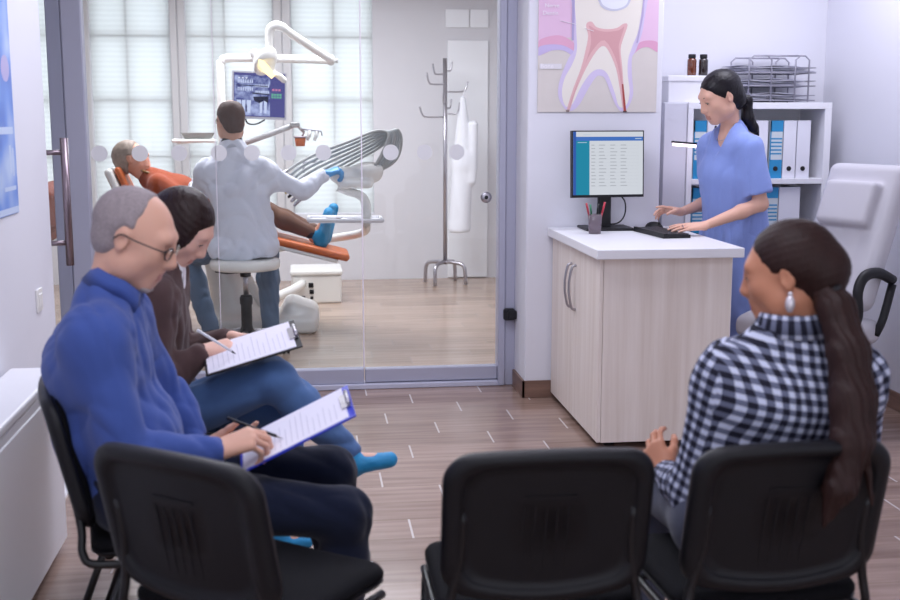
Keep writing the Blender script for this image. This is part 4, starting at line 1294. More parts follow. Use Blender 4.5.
# screen with the X-ray
sm = empty('xray_monitor', (-.31, 8.48, 1.3), 0, 'silver framed monitor showing dental x-rays above the dentist', 'monitor')
ax = nrm(V(1, .12, -.035)); az = nrm(V(.03, 0, 1)); an = nrm(np.cross(ax, az)); sc0 = V(-.313, 8.46, 1.672)
def xq(x, z, d): return sc0 + x * ax + z * az + d * an
sw, sh_ = .192, .168
obj('housing', slab(MB(), -sw, sw, -sh_, sh_, -.04, 0, xq), pbr('silver_bezel', 'b9b7c0', .35, metal=.4), sm)
scn = obj('screen', slab(MB(), -sw + .012, sw - .012, -sh_ + .018, sh_ - .012, 0, .001, xq), emission('xray_base', '54529a', .75), sm)
def xray():
    m, nt, out = new_mat('xray_picture')
    e = nt.nodes.new('ShaderNodeEmission'); e.inputs['Strength'].default_value = .8
    tc = nt.nodes.new('ShaderNodeTexCoord'); n = nt.nodes.new('ShaderNodeTexNoise'); n.inputs['Scale'].default_value = 22; n.inputs['Detail'].default_value = 3
    cr = nt.nodes.new('ShaderNodeValToRGB'); q = cr.color_ramp.elements
    q[0].position = .36; q[0].color = (*lin('3a3f8e'), 1); q[1].position = .66; q[1].color = (*lin('b9c4f4'), 1)
    nt.links.new(tc.outputs['Object'], n.inputs['Vector']); nt.links.new(n.outputs['Fac'], cr.inputs[0]); nt.links.new(cr.outputs[0], e.inputs['Color']); nt.links.new(e.outputs[0], out.inputs['Surface'])
    return m
obj('xray_image', slab(MB(), -sw + .016, .075, -sh_ + .024, sh_ - .03, .001, .0018, xq), xray(), scn)
XD, XL, XW = emission('xray_dark', '14163c', .8), emission('xray_light', 'd4ddff', .85), emission('xray_white', 'eef2ff', .95)
tth = MB(); drk = MB()
def quad(mb, pts, d): mb.add([xq(x, z, d) for x, z in pts], [tuple(range(len(pts)))], 0, False)
for i in range(9):   # panoramic arches
    x = -.155 + i * .0125
    for z, s in ((.085, 1), (.055, -1)):
        quad(tth, [(x, z), (x + .009, z), (x + .007, z + s * .026), (x + .002, z + s * .026)], .0022)
for i in range(8):
    x = -.03 + i * .0125
    for z, s in ((.058, 1), (.034, -1)):
        quad(tth, [(x, z), (x + .0105, z), (x + .008, z + s * .022), (x + .003, z + s * .022)], .0022)
for x0, w in ((-.16, .03), (-.125, .026), (-.09, .03), (-.035, .0), (.0, .022), (.03, .024)):
    if w: quad(tth, [(x0, -.035), (x0 + w, -.035), (x0 + w * .8, -.125), (x0 + w * .2, -.125)], .0022)
quad(drk, [(-.045, -.01), (.065, -.005), (.06, -.05), (.03, -.035), (-.0, -.055), (-.035, -.04)], .0026)
quad(drk, [(-.128, -.06), (-.124, -.06), (-.120, -.12), (-.126, -.12)], .0026); quad(drk, [(-.098, -.06), (-.092, -.06), (-.09, -.12), (-.096, -.12)], .0026)
quad(drk, [(-.16, .066), (.06, .062), (.06, .068), (-.16, .072)], .0024); quad(drk, [(-.05, .02), (.07, .012), (.07, .004), (-.05, .010)], .0024)
obj('tooth_print', tth, XL, scn); obj('shadow_print', drk, XD, scn)
bt = MB(); 
for i in range(3): quad(bt, [(.09 + i * .022, .035), (.105 + i * .022, .035), (.105 + i * .022, .05), (.09 + i * .022, .05)], .0022)
obj('button_print', bt, emission('screen_pink', 'd886b4', .8), scn)
bt = MB()
for j in range(2):
    for i in range(4): quad(bt, [(.085 + i * .019, .002 - j * .018), (.099 + i * .019, .002 - j * .018), (.099 + i * .019, .016 - j * .018), (.085 + i * .019, .016 - j * .018)], .0022)
obj('button_print', bt, emission('screen_green', '6fc4a4', .8), scn)
bt = MB()
for i in range(3): quad(bt, [(-.15 + i * .026, .116), (-.138 + i * .026, .116), (-.138 + i * .026, .124), (-.15 + i * .026, .124)], .0022)
obj('button_print', bt, XW, scn)
obj('bracket', MB().tube([(xp + .05, yp, 1.58), (xp + .1, yp - .02, 1.6), (-.33, 8.505, 1.63)], .018, 10, smooth_path=4).box((xp + .033, yp - .045, 1.54), (xp + .075, yp + .045, 1.64), .01), M['unit'], sm)
obj('cable', MB().tube([(-.42, 8.47, 1.52), (-.40, 8.45, 1.475), (-.34, 8.45, 1.47), (-.28, 8.47, 1.50)], .006, 8, smooth_path=5), M['black'], sm)
# assistant's arm with suction tips and an orange cup
aa = empty('suction_arm', (xp, 8.6, 0), 0, 'pale slanting arm with suction tips and orange cup beside the screen', 'dental arm')
obj('arm_tube', MB().tube([(xp + .06, yp - .05, 1.30), (-.45, 8.5, 1.325), (-.28, 8.42, 1.385), (-.08, 8.35, 1.46)], .02, 12), M['greyp'], aa)
obj('clamp', MB().box((-.10, 8.32, 1.445), (-.03, 8.38, 1.485), .008).tube([(-.06, 8.35, 1.47), (.0, 8.35, 1.41)], .010, 8), M['skin_grey'], aa)
obj('rod', MB().tube([(-.02, 8.34, 1.435), (.12, 8.33, 1.42), (.125, 8.33, 1.39)], .006, 8), M['wire'], aa)
for x in (.04, .09):
    obj('suction_tip', MB().tube([(x, 8.34, 1.425), (x - .005, 8.335, 1.39), (x - .02, 8.33, 1.355)], [.012, .016, .010], 10), M['unit'], aa)
obj('cup', MB().lathe([(.032, 0), (.042, .07), (.039, .07), (.03, .004)], (-.03, 8.33, 1.315), 20), M['orange'], aa)
obj('cup_ring', MB().tube([(-.03 + .045 * math.cos(a), 8.33 + .045 * math.sin(a), 1.38) for a in np.linspace(0, 2 * PI, 20)[:-1]], .005, 6, closed=True).tube([(.0, 8.35, 1.41), (-.02, 8.37, 1.38)], .006, 6), M['wire'], aa)
# cup shelf by the window with a grey kidney dish
ws = empty('side_shelf', (-.85, 8.7, 1.33), 0, 'small white shelf arm carrying a grey dish behind the dentist', 'shelf')
obj('shelf_board', MB().box((-.96, 8.62, 1.335), (-.65, 8.80, 1.36), .008), M['unit'], ws)
obj('shelf_arm', MB().tube([(-.93, 8.8, 1.34), (-.93, 10.78, 1.30)], .018, 10), M['unit'], ws)
gd = empty('kidney_dish', (-.80, 8.7, 1.361), 0, 'grey shallow dish on the small shelf behind the dentist', 'dish')
dsh = []
mb = MB(); n = 28
pr = [(.75, .001), (1.0, .045), (1.04, .046), (.96, .043), (.7, .006)]
vs = []; fs = []
for s_, z in pr:
    for k in range(n):
        a = 2 * PI * k / n
        vs.append((-.775 + .125 * s_ * math.cos(a), 8.70 + .065 * s_ * math.sin(a) - .02 * math.cos(a) ** 2, 1.3605 + z))
for i in range(len(pr) - 1):
    for k in range(n): fs.append((i * n + k, i * n + (k + 1) % n, (i + 1) * n + (k + 1) % n, (i + 1) * n + k))
fs += [tuple(range(n))[::-1], tuple(4 * n + k for k in range(n))]
obj('dish_bowl', MB().add(vs, fs), pbr('grey_dish', '9b9b98', .4), gd)
# instrument console on its arm, with hoses and the tray
ic = empty('instrument_console', (.35, 8.05, 0), 0, 'white instrument console with looping grey hoses and a tray', 'dental console')
ks = 8.05 / 8.7
yc = 7.95
def cx(x): return x * yc / 8.7
def cz(z): return CAMH + (z - CAMH) * yc / 8.7
head = [cap((.22, yc, cz(1.09)), (.47, yc, cz(1.10)), .055, .06, k=.03), rbox((.34, yc, cz(1.03)), (.12, .09, .035), .03, k=.03), ell((.43, yc - .02, cz(1.13)), (.10, .08, .055), k=.03)]
soft('console_head', head, .008, M['unit'], ic)
obj('stem', MB().tube([(.22, yc, cz(1.0)), (.30, yc, cz(.965)), (.375, yc, cz(.935)), (.41, yc, cz(.88)), (.415, yc, cz(.75))], [.03, .03, .03, .033, .035], 14, smooth_path=5), M['unit'], ic)
obj('support_arm', MB().tube([(.415, yc, cz(.73)), (.40, yc + .3, .70), (.15, 8.58, .62), (-.40, 8.66, .52), (xp + .065, 8.70, .52)], .03, 14, smooth_path=5), M['unit'], ic)
tp = MB()
c_ = V(.268, yc - .02, cz(.745)); 
def tq(x, y, z): return c_ + V(x, y + x * .06, z - x * .02)
tp.prism([tq(-.25, -.15, 0), tq(.25, -.15, 0), tq(.25, .13, 0), tq(-.25, .13, 0)], (0, 0, .012))
for a, b in (((-.25, -.15), (.25, -.15)), ((.25, -.15), (.25, .13)), ((.25, .13), (-.25, .13)), ((-.25, .13), (-.25, -.15))):
    tp.tube([tq(*a, .018), tq(*b, .018)], .012, 8)
obj('tray', tp, M['white'], ic)
rr = random.Random(5)
for i in range(7):
    t = i - 3
    o_ = V(t * .012, t * .014, -t * .020)
    b_ = [(-.085, -.10, 1.015), (.0, -.05, 1.095), (.14, .0, 1.175), (.34, .0, 1.275), (.50, .0, 1.36)]
    w_ = [1.5, 1.3, 1.25, 1.0, .8]
    p = [V(x, yc + yy, cz(z)) + o_ * w_[k] for k, (x, yy, z) in enumerate(b_)]
    o2 = V(t * .016, t * .014, t * .004)
    p += [V(x, yc + yy, cz(z)) + o2 * q_ for x, yy, z, q_ in ((.585, 0, 1.415, .6), (.612, 0, 1.37, 1.), (.585, 0, 1.25, 1.5), (.535, 0, 1.16, 1.6), (.46, 0, 1.10, .8))]
    obj('hose', MB().tube(p, .0105, 8, smooth_path=6), M['hose'] if i % 3 else M['skin_grey'], ic)
    q0 = V(*p[0]); q1 = q0 + V(-.05, -.02, -.045)
    obj('handpiece', MB().tube([q0 + V(.02, .008, .018), q0, q1], [.013, .015, .008], 10), (M['chrome'], M['dark'], M['chrome'], pbr('handpiece_yellow', 'c9b13e', .4), M['dark'], M['chrome'], M['chrome'])[i], ic)
obj('spring_bracket', MB().tube([(-.01, yc + .12, cz(1.10)), (-.01, yc + .12, cz(1.18)), (.09, yc + .12, cz(1.185))], .008, 8), M['wire'], ic)
for i, (x, y, dx, dy) in enumerate(((-.16, -.05, .10, .01), (-.12, .0, .09, .02), (-.13, .05, .1, -.01), (.02, -.03, .1, .02))):
    a = tq(x, y, .018); b = tq(x + dx, y + dy, .018)
    o = empty('dental_instrument', tuple(a), 0, 'slim steel dental instrument lying on the instrument tray', 'instrument', 'instruments on the dental tray')
    obj('shaft', MB().tube([a, a * .3 + b * .7, b], [.004, .004, .0015], 8), M['chrome'], o)
    obj('tip', MB().tube([b, b + V(.012, 0, .008)], [.0015, .0008], 6), M['dark'], o)
# dentist's stool
sx_, sy_ = -.40, 7.57
stl = empty('saddle_stool', (sx_, sy_, 0), 0, 'round white swivel stool with black gas column under the dentist', 'stool')
obj('seat', MB().lathe([(.16, .535), (.215, .54), (.228, .555), (.23, .58), (.222, .60), (.19, .606), (.0001, .606)], (sx_, sy_, 0), 40), M['unit'], stl)
obj('piston', MB().tube([(sx_, sy_, .36), (sx_, sy_, .54)], .017, 16).tube([(sx_, sy_, .49), (sx_, sy_, .535)], .035, 16, mi=1), [M['chrome'], M['black']], stl)
obj('column', MB().lathe([(.05, .07), (.05, .12), (.036, .16), (.036, .30), (.042, .31), (.042, .35), (.034, .365)], (sx_, sy_, 0), 24), M['black'], stl)
obj('lever', MB().tube([(sx_, sy_, .52), (sx_ - .12, sy_ - .02, .515), (sx_ - .19, sy_ - .04, .53)], .007, 8), M['black'], stl)
for i in range(5):
    a = 2 * PI * i / 5 - .55
    x, y = sx_ + .30 * math.cos(a), sy_ + .30 * math.sin(a)
    l_ = obj('star_leg', MB().tube([(sx_, sy_, .115), (sx_ + .16 * math.cos(a), sy_ + .16 * math.sin(a), .105), (x, y, .075)], [.024, .02, .014], 10), M['chrome'], stl)
    obj('caster', MB().tube([(x - .022, y, .027), (x - .006, y, .027)], .027, 14).tube([(x + .006, y, .027), (x + .022, y, .027)], .027, 14).tube([(x, y, .03), (x, y, .085)], .008, 8), M['black'], l_)
# coat stand and white coat
cs = empty('coat_stand', (1.27, 10.45, 0), 0, 'grey tubular coat stand holding a white coat by the far wall', 'coat stand')
yk = 10.45
obj('pole', MB().tube([(1.265, yk, .18), (1.265, yk, 2.04)], .019, 16), M['chrome'], cs)
def hook(z, dx, dy, up):
    obj('hook', MB().tube([(1.265, yk, z), (1.265 + dx * .8, yk + dy * .8, z), (1.265 + dx, yk + dy, z + .03), (1.265 + dx * 1.1, yk + dy * 1.1, z + up)], .0075, 8, smooth_path=4), M['chrome'], cs)
hook(1.90, -.10, 0, .09); hook(1.81, -.155, -.05, .10); hook(1.93, .06, .02, .08); hook(1.745, .19, 0, .09); hook(1.64, -.03, -.12, .08); hook(1.60, .06, .06, .08); hook(1.52, -.21, 0, .09); hook(1.55, .12, -.02, .1)
for i in range(4):
    a = PI / 4 + i * PI / 2 + .2
    c, s = math.cos(a), math.sin(a)
    obj('foot', MB().tube([(1.265, yk, .20), (1.265 + .08 * c, yk + .08 * s, .20), (1.265 + .19 * c, yk + .19 * s, .17), (1.265 + .21 * c, yk + .21 * s, .005)], .017, 10, smooth_path=5), M['chrome'], cs)
lc = empty('hanging_coat', (1.42, 10.43, .45), 0, 'long white coat hanging from a hook of the coat stand', 'coat')
co = [cap((1.425, 10.43, 1.68), (1.43, 10.43, 1.1), .03, .075, k=.04, flat=((1, 0, 0), 1.2)), cap((1.43, 10.43, 1.15), (1.40, 10.43, .52), .07, .08, k=.05, flat=((1, 0, 0), 1.25)), cap((1.52, 10.41, 1.45), (1.50, 10.40, .95), .035, .04, k=.03), cut((0, 0, .48), (0, 0, -1))]
soft('coat_body', co, .009, pbr('coat_cotton', 'eef0f6', .85), lc, disp=folds(.012, 34, 1., (1, 1, .15)))
obj('coat_loop', MB().tube([(1.425, 10.43, 1.69), (1.44, 10.44, 1.755), (1.455, 10.45, 1.75), (1.43, 10.43, 1.69)], .005, 6, smooth_path=4), M['white'], lc)
# reddish seat seen past the door pull
rs = empty('brown_armchair', (-2.05, 8.3, 0), 0, 'reddish brown upholstered armchair glimpsed past the door pull', 'chair')
soft('frame', [rbox((-2.15, 8.35, .70), (.36, .36, .07), .06, k=.05), rbox((-1.80, 8.35, .90), (.08, .36, .17), .06, np.array([[1, 0, .2], [0, 1, 0], [-.2, 0, 1]]), k=.05)], .014, pbr('brown_upholstery', '7a4338', .6), rs)
for x in (-2.4, -1.88):
    for y in (8.08, 8.62): obj('leg', MB().tube([(x, y, 0), (x, y, .66)], .025, 12), M['greyp'], rs)
# ------------------------------------------------------------------ people
def skin(n, c, lip):
    return [pbr('skin_' + n, c, .5, spec=.35, sss=.12, bump=.06, bscale=260), pbr('lips_' + n, lip, .45, spec=.4, sss=.1)]
def cloth(n, c, var=.06, rough=.88, bs=420, vs=30):
    return pbr('cloth_' + n, c, rough, spec=.2, var=var, vscale=vs, bump=.25, bscale=bs, sheen=.15)
def hairm(n, c, var=.35, rough=.42):
    return pbr('hair_' + n, c, rough, spec=.28, var=var, vscale=60, bump=.5, bscale=120, aniso=(1, 1, .35))
def JJ(**k): return {a: V(*b) for a, b in k.items()}
def short_sleeve(J, d, t):
    K = dict(J); K['wr' + d] = J['el' + d] * (1 - t) + J['wr' + d] * t
    return K
def neck_ops(J, hc, R, s, r=.052):
    return [cap(J['nb'], to_head(hc, R, s, 0, -.03, -.055), r * 1.08, r, k=.03)]

def collar(name, parent, mat, c, axis, fwd, r0, r1, h, gap=.5, th=.004, drop=.0, flatk=1.0):
    """turned shirt collar: a band round the neck, open by gap radians at the front, with points hanging by drop"""
    axis = nrm(axis); fwd = nrm(np.asarray(fwd, float) - axis * np.dot(fwd, axis)); lat = np.cross(fwd, axis)
    mb = MB(); n = 36; vs = []; fs = []
    for i in range(n + 1):
        a = gap + (2 * PI - 2 * gap) * i / n
        e = 1 - abs(2 * i / n - 1)
        f = max(0, 1 - e * 3.2)
        d = fwd * math.cos(a) + lat * math.sin(a) * flatk
        base = V(*c) + d * r0 - axis * drop * f
        top = V(*c) + d * r1 + axis * (h * (1 - .55 * f))
        out = V(*c) + d * (r0 + .016 + .010 * f) - axis * (.012 + (drop + .03) * f)
        vs += [base, top, top + d * th, out]
    for i in range(n):
        a, b = 4 * i, 4 * (i + 1)
        fs += [(a, b, b + 1, a + 1), (a + 1, b + 1, b + 2, a + 2), (a + 2, b + 2, b + 3, a + 3), (a + 3, b + 3, b, a)]
    fs += [(0, 1, 2, 3), (4 * n + 3, 4 * n + 2, 4 * n + 1, 4 * n)]
    mb.add(vs, fs)
    return obj(name, mb, mat, parent)

def glasses(parent, hc, R, s, mat, lens):
    g = MB()
    T = lambda x, y, z: to_head(hc, R, s, x, y, z)
    for sx in (-1, 1):
        g.tube([T(sx * .033 + .023 * math.cos(a), .099 - .006 * abs(math.cos(a) - .0) * (1 if math.cos(a) * sx > 0 else 0), .001 + .0165 * math.sin(a)) for a in np.linspace(0, 2 * PI, 25)[:-1]], .0016 * s, 6, closed=True)
        g.tube([T(sx * .056, .094, .006), T(sx * .073, .07, .008), T(sx * .0795, .02, .008), T(sx * .082, -.015, .010), T(sx * .080, -.03, -.008)], .0019 * s, 6, smooth_path=4)
    g.tube([T(-.011, .1, .004), T(0, .103, .007), T(.011, .1, .004)], .0015 * s, 6, smooth_path=3)
    o = obj('glasses', g, mat, parent)
    for sx in (-1, 1):
        mb = MB(); pts = [T(sx * .033 + .0225 * math.cos(a), .098, .001 + .016 * math.sin(a)) for a in np.linspace(0, 2 * PI, 25)[:-1]]
        mb.prism(pts, R @ V(0, .001, 0)); obj('lens', mb, lens, o)
M['lens'] = glassy('spectacle_lens', 'f2f2f4', .8)

def clipboard(name, corner, U, Vv, L, W_, mats, label, group, th=.004, lines=0):
    """corner: near lower corner; U along the long side, Vv along the short side"""
    U = nrm(U); Vv = nrm(Vv - U * np.dot(U, Vv)); N = np.cross(U, Vv)
    if N[2] < 0: N = -N
    q = lambda a, b, c: V(*corner) + a * U + b * Vv + c * N
    def pl(mb, a0, a1, b0, b1, c0, c1): return mb.prism([q(a0, b0, c0), q(a1, b0, c0), q(a1, b1, c0), q(a0, b1, c0)], N * (c1 - c0))
    o = empty(name, tuple(q(L / 2, W_ / 2, 0)), 0, label, 'clipboard', group)
    obj('board', pl(MB(), 0, L, 0, W_, 0, th), mats[0], o)
    pp_ = obj('paper_sheet', pl(MB(), .008, L - .018, .007, W_ - .007, th + .0002, th + .002), mats[1], o)
    if lines:
        mb = MB(); rr = random.Random(lines)
        for i in range(15):
            a = L - .05 - i * .016
            pl(mb, a, a + .0022, .025, .025 + (W_ - .05) * rr.uniform(.5, 1), th + .002, th + .0022)
        obj('printed_lines', mb, mats[3], pp_)
    cl = pl(MB(), L - .03, L - .004, W_ * .3, W_ * .7, th + .002, th + .006)
    cl.tube([q(L - .008, W_ * .32, th + .012), q(L - .008, W_ * .68, th + .012)], .006, 10)
    obj('clip', cl, mats[2], o)
    return q, N
M['ptext'] = pbr('printed_text', 'cbc8d8', .8)
def pen_thing(p0, p1, mat, tipmat, label):
    p0 = V(*p0); p1 = V(*p1)
    o = empty('pen', tuple(p0), 0, label, 'pen')
    obj('barrel', MB().tube([p0 * .88 + p1 * .12, p1], .0042, 10), mat, o)
    obj('nib', MB().tube([p0, p0 * .88 + p1 * .12], [.0008, .0038], 10), tipmat, o)

def person(label, J, hc, R, hs, sk, h, extra, fem=False, ts={}, arm_s=1., leg_s=1., base=None, group=None, nr=.052):
    ops = torso(J, -.006, **ts) + arm(J, 'l', -.002, arm_s) + arm(J, 'r', -.002, arm_s) + leg(J, 'l', -.006, leg_s) + leg(J, 'r', -.006, leg_s)
    ops += neck_ops(J, hc, R, hs, nr) + xf(head_ops(fem), hc, R, hs) + extra
    o = soft('person', ops, h, sk, loc=base, matfn=lips_fn(hc, R, hs))
    tag(o, label, 'person', group)
    return o

# ---------- seated man in the blue shirt
y = 3.02
J = JJ(pel=(-.45, y, .585), wai=(-.53, y, .72), che=(-.54, y, .89), nb=(-.505, y, 1.075), shl=(-.51, y + .175, .98), shr=(-.515, y - .175, .98),
       ell=(-.40, y + .25, .735), elr=(-.44, y - .245, .71), wrl=(-.31, y + .17, .595), wrr=(-.235, y - .17, .690),
       hil=(-.46, y + .10, .565), hir=(-.46, y - .10, .565), knl=(.055, y + .08, .545), knr=(.085, y - .12, .495), anl=(.07, y + .10, .11), anr=(.075, y - .12, .11),
       tol=(.22, y + .11, .04), tor=(.225, y - .13, .04))
hc = V(-.435, y, 1.215); R = frame((.90, -.13, -.40)); hs = 1.05
skm = skin('older_man', 'd9a892', 'be8074')
hr_ = hand_ops(J['wrr'], (.88, .18, .26), (-.28, -.40, .87), True, curl=((.65, .75, .5), (.75, .8, .5), (.85, .85, .6), (.95, .9, .6)), s=1.06, thumb=(.42, .2))
hl_ = hand_ops(J['wrl'], (.93, -.22, .28), (.25, .1, -.95), False, curl=(.15, .2, .2, .25), s=1.0, thumb=(.15, .1))
MAN = person('grey-haired man in glasses and blue shirt writing on a clipboard', J, hc, R, hs, skm, .0045, hr_ + hl_, base=(-.2, y, 0), ts=dict(wr=.1, pr=.105, cr=.112))
K = short_sleeve(short_sleeve(J, 'l', .93), 'r', .93)
blue = cloth('blue_shirt', '42579a')
shirt = torso(J, .010, pr=.112, wr=.112, cr=.115) + arm(K, 'l', .013, k=.07) + arm(K, 'r', .013, k=.07) + [ell((-.46, y, .70), (.12, .16, .12), k=.06), cut((-.45, y, .585), (.3, 0, -1))]
so_ = soft('shirt', shirt, .006, blue, MAN, disp=folds(.0062, 82, 2., (1, .8, .55)))
collar('collar', so_, blue, J['nb'] + V(.018, 0, .012), (.45, 0, 1), (1, 0, -.2), .073, .066, .036, .45, drop=.02)
navy = cloth('navy_trousers', '131a30')
tr_ops = leg(J, 'l', .008, foot=False) + leg(J, 'r', .008, foot=False) + [cap(J['hil'], J['hir'], .095, k=.05), cap(J['pel'], J['wai'] * .5 + J['pel'] * .5, .112, .105, k=.05, flat=((0, 1, 0), 1.4))]
tro = soft('trousers', tr_ops, .007, navy, MAN, disp=folds(.005, 80, 5., (.6, 1, 1)))
bl = MB(); c_ = V(-.455, y, .655)
bl.tube([c_ + V(.155 * math.cos(a), .172 * math.sin(a), .05 * -math.cos(a)) for a in np.linspace(0, 2 * PI, 33)[:-1]], .014, 8, closed=True)
b_ = obj('belt', bl, pbr('brown_leather', '6b3d33', .5), MAN)
obj('buckle', MB().box((-.305, y - .025, .585), (-.292, y + .02, .622), .004), M['chrome'], b_)
for d in 'lr': soft('shoe', shoe_ops(J, d) + [cut((0, 0, .003), (0, 0, -1))], .006, pbr('dark_shoe_' + d, '1c1a1e', .5), MAN)
eyes(MAN, hc, R, hs)
greyh = pbr('hair_grey', '988d8f', .7, spec=.2, var=.3, vscale=120, bump=.5, bscale=300)
hair = [ell((0, -.019, .031), (.0785, .0985, .088), k=.01), ell((0, -.05, -.025), (.064, .052, .05), k=.02), cutw((0, .012, .10), (0, 1, -.12), k=.012, a=.003), cutw((0, -.05, -.068), (0, .45, -1), k=.01, a=.002), cutw((0, .0, -.045), (0, 1.0, -.9), a=.002)] + [ell((s * .082, -.008, -.008), (.022, .026, .038), k=.012, m='s') for s in (-1, 1)]
soft('hair', xf(hair, hc, R, hs), .004, greyh, MAN, disp=folds(.0012, 240, 3., (1, 1, .4)))
beard = [ell((0, .032, -.068), (.0525, .056, .0445), k=.01), cap((-.014, .068, -.098), (.014, .068, -.098), .0195, k=.02), cut((0, 0, -.074), (0, .3, 1), k=.01), cut((0, .02, 0), (0, -1, 0), k=.02)]
soft('beard', xf(beard, hc, R, hs), .004, pbr('beard_grey', 'a99d9b', .8, var=.3, vscale=200), MAN, disp=folds(.001, 260, 1.))
brows(MAN, hc, R, hs, pbr('brow_grey', '7d6f6c', .8))
glasses(MAN, hc, R, hs, pbr('glasses_frame_dark', '2c2628', .35), M['lens'])
bluep = pbr('blue_clipboard', '2b3ac0', .35)
q, N = clipboard('clipboard', (-.175, y - .165, .625), V(.32, 0, .155), V(-.02, .2, .02), .325, .225, (bluep, M['paper'], M['chrome'], M['ptext']), 'blue clipboard with white form held by the grey-haired man', None, lines=4)
pen_thing(q(.125, .07, .0085), q(.015, .135, .105), M['dark'], M['chrome'], 'slim dark pen in the grey-haired man\'s writing hand')

# ---------- seated woman with brown jacket
y = 3.74
J = JJ(pel=(-.46, y, .58), wai=(-.50, y, .72), che=(-.505, y - .01, .87), nb=(-.455, y - .01, 1.045), shl=(-.475, y + .155, .965), shr=(-.475, y - .165, .965),
       ell=(-.43, y + .20, .72), elr=(-.455, y - .22, .71), wrl=(-.25, y + .06, .80), wrr=(-.325, y - .17, .80),
       hil=(-.46, y + .085, .562), hir=(-.46, y - .085, .565), knl=(-.07, y - .02, .575), knr=(-.11, y - .19, .715), anl=(-.13, y + .14, .105), anr=(.115, y - .13, .455),
       tol=(-.02, y + .17, .04), tor=(.255, y - .15, .425))
hc = V(-.385, y - .03, 1.175); R = frame((.72, -.17, -.67)); hs = .97
skw = skin('woman', 'e2b3a0', 'c68478')
hr_ = hand_ops(J['wrr'], (.86, .25, .12), (-.15, -.45, .88), True, curl=((.7, .8, .5), (.8, .85, .5), (.85, .9, .6), (.9, .9, .6)), s=.93, thumb=(.42, .2))
hl_ = hand_ops(J['wrl'], (.9, -.4, -.0), (.0, .3, .95), False, curl=(.25, .3, .3, .35), s=.93, thumb=(.5, .2))
WOM = person('brown-haired woman in a brown jacket and jeans filling in a form', J, hc, R, hs, skw, .0045, hr_ + hl_, True, base=(-.2, y, 0), ts=dict(s=.9), arm_s=.88, leg_s=.96, nr=.046)
K = short_sleeve(short_sleeve(J, 'l', .9), 'r', .9)
brownj = cloth('brown_jacket', '54403f')
jk = torso(J, .016, .92) + arm(K, 'l', .013, .9, k=.06) + arm(K, 'r', .013, .9, k=.06) + [cut((-.46, y, .575), (0, 0, -1)),
     cap((-.335, y - .045, 1.07), (-.355, y - .03, .78), .066, .014, k=.008, m='s')]
jo = soft('jacket', jk, .006, brownj, WOM, disp=folds(.0062, 88, 7., (1, 1, .6)))
collar('lapel', jo, brownj, J['nb'] + V(.01, 0, -.005), (.35, 0, 1), (1, 0, -.2), .072, .066, .035, .75, drop=.10)
whitec = cloth('white_blouse', 'e6e4ea', .02)
bo = soft('blouse', torso(J, .007, .92) + [cut((-.46, y, .66), (0, 0, -1))], .006, whitec, WOM, disp=folds(.003, 30, 1.))
collar('blouse_collar', bo, whitec, J['nb'] + V(.016, 0, .012), (.35, 0, 1), (1, 0, -.2), .058, .055, .035, .5, drop=.03)
jeans = cloth('blue_jeans', '5878aa', .14, vs=14)
je = leg(J, 'l', .008, .96, foot=False) + leg(J, 'r', .008, .96, foot=False) + [cap(J['hil'], J['hir'], .094, k=.05), cap(J['pel'], J['wai'] * .4 + J['pel'] * .6, .10, .095, k=.05, flat=((0, 1, 0), 1.4))]
soft('jeans', je, .0065, jeans, WOM, disp=folds(.0048, 90, 9., (.6, .6, 1)))
cover = pbr('blue_shoe_cover', '1f8fc6', .55, bump=.6, bscale=60)
for d in 'lr': soft('shoe_cover', shoe_ops(J, d, .86, .009, tip=.017) + ([cut((0, 0, .003), (0, 0, -1))] if d == 'l' else []), .006, cover, WOM, disp=folds(.002, 90, 1.))
eyes(WOM, hc, R, hs)
darkh = hairm('dark_brown', '2a1a18')
hair = [ell((0, -.022, .034), (.083, .102, .092), k=.02), ell((0, -.085, -.02), (.066, .05, .08), k=.03), cap((0, -.095, -.03), (0, -.085, -.11), .04, .028, k=.04), cutw((0, .072, .055), (0, .90, -.42), k=.014, a=.003)] + [ell((s * .062, .008, -.008), (.024, .052, .062), k=.02) for s in (-1, 1)]
soft('hair', xf(hair, hc, R, hs), .0045, darkh, WOM, disp=strands(.0016, 420, R @ V(.3, .2, 1), R @ V(0, 1, 0), 14))
brows(WOM, hc, R, hs, darkh, .0026)
q, N = clipboard('clipboard', (-.305, 3.425, .752), V(.27, .02, .075), V(-.065, .21, .035), .30, .215, (M['dark'], M['paper'], M['chrome'], M['ptext']), 'black clipboard with a white form on the crossed knee of the woman in jeans', None, lines=9)
pen_thing(q(.10, .08, .0085), q(.015, .07, .125), M['white'], M['dark'], 'white pen in the hand of the woman in the brown jacket')

# ---------- woman in the checked shirt, from behind
J = JJ(pel=(1.045, 2.52, .585), wai=(1.065, 2.495, .72), che=(1.085, 2.485, .87), nb=(1.105, 2.50, 1.025), shl=(.972, 2.52, .922), shr=(1.262, 2.485, .915),
       ell=(.905, 2.56, .640), elr=(1.315, 2.55, .66), wrl=(.905, 2.765, .61), wrr=(1.12, 2.83, .65),
       hil=(.965, 2.53, .565), hir=(1.125, 2.53, .565), knl=(.93, 2.98, .53), knr=(1.12, 2.98, .53), anl=(.93, 2.97, .11), anr=(1.12, 2.97, .11), tol=(.92, 3.12, .04), tor=(1.13, 3.12, .04))
hc = V(1.095, 2.505, 1.165); R = frame((-.83, .52, -.20)); hs = .98
skf = skin('tanned_woman', 'c08468', 'a8564e')
hl_ = hand_ops(J['wrl'], (-.12, .72, .52), (-.75, -.45, .45), False, curl=((.35, .45, .3), (.4, .5, .3), (.45, .5, .3), (.5, .55, .3)), s=.97, thumb=(.55, .3))
hr_ = hand_ops(J['wrr'], (-.75, .45, -.1), (.2, .1, .95), True, curl=(.4, .45, .45, .5), s=.95, thumb=(.5, .2))
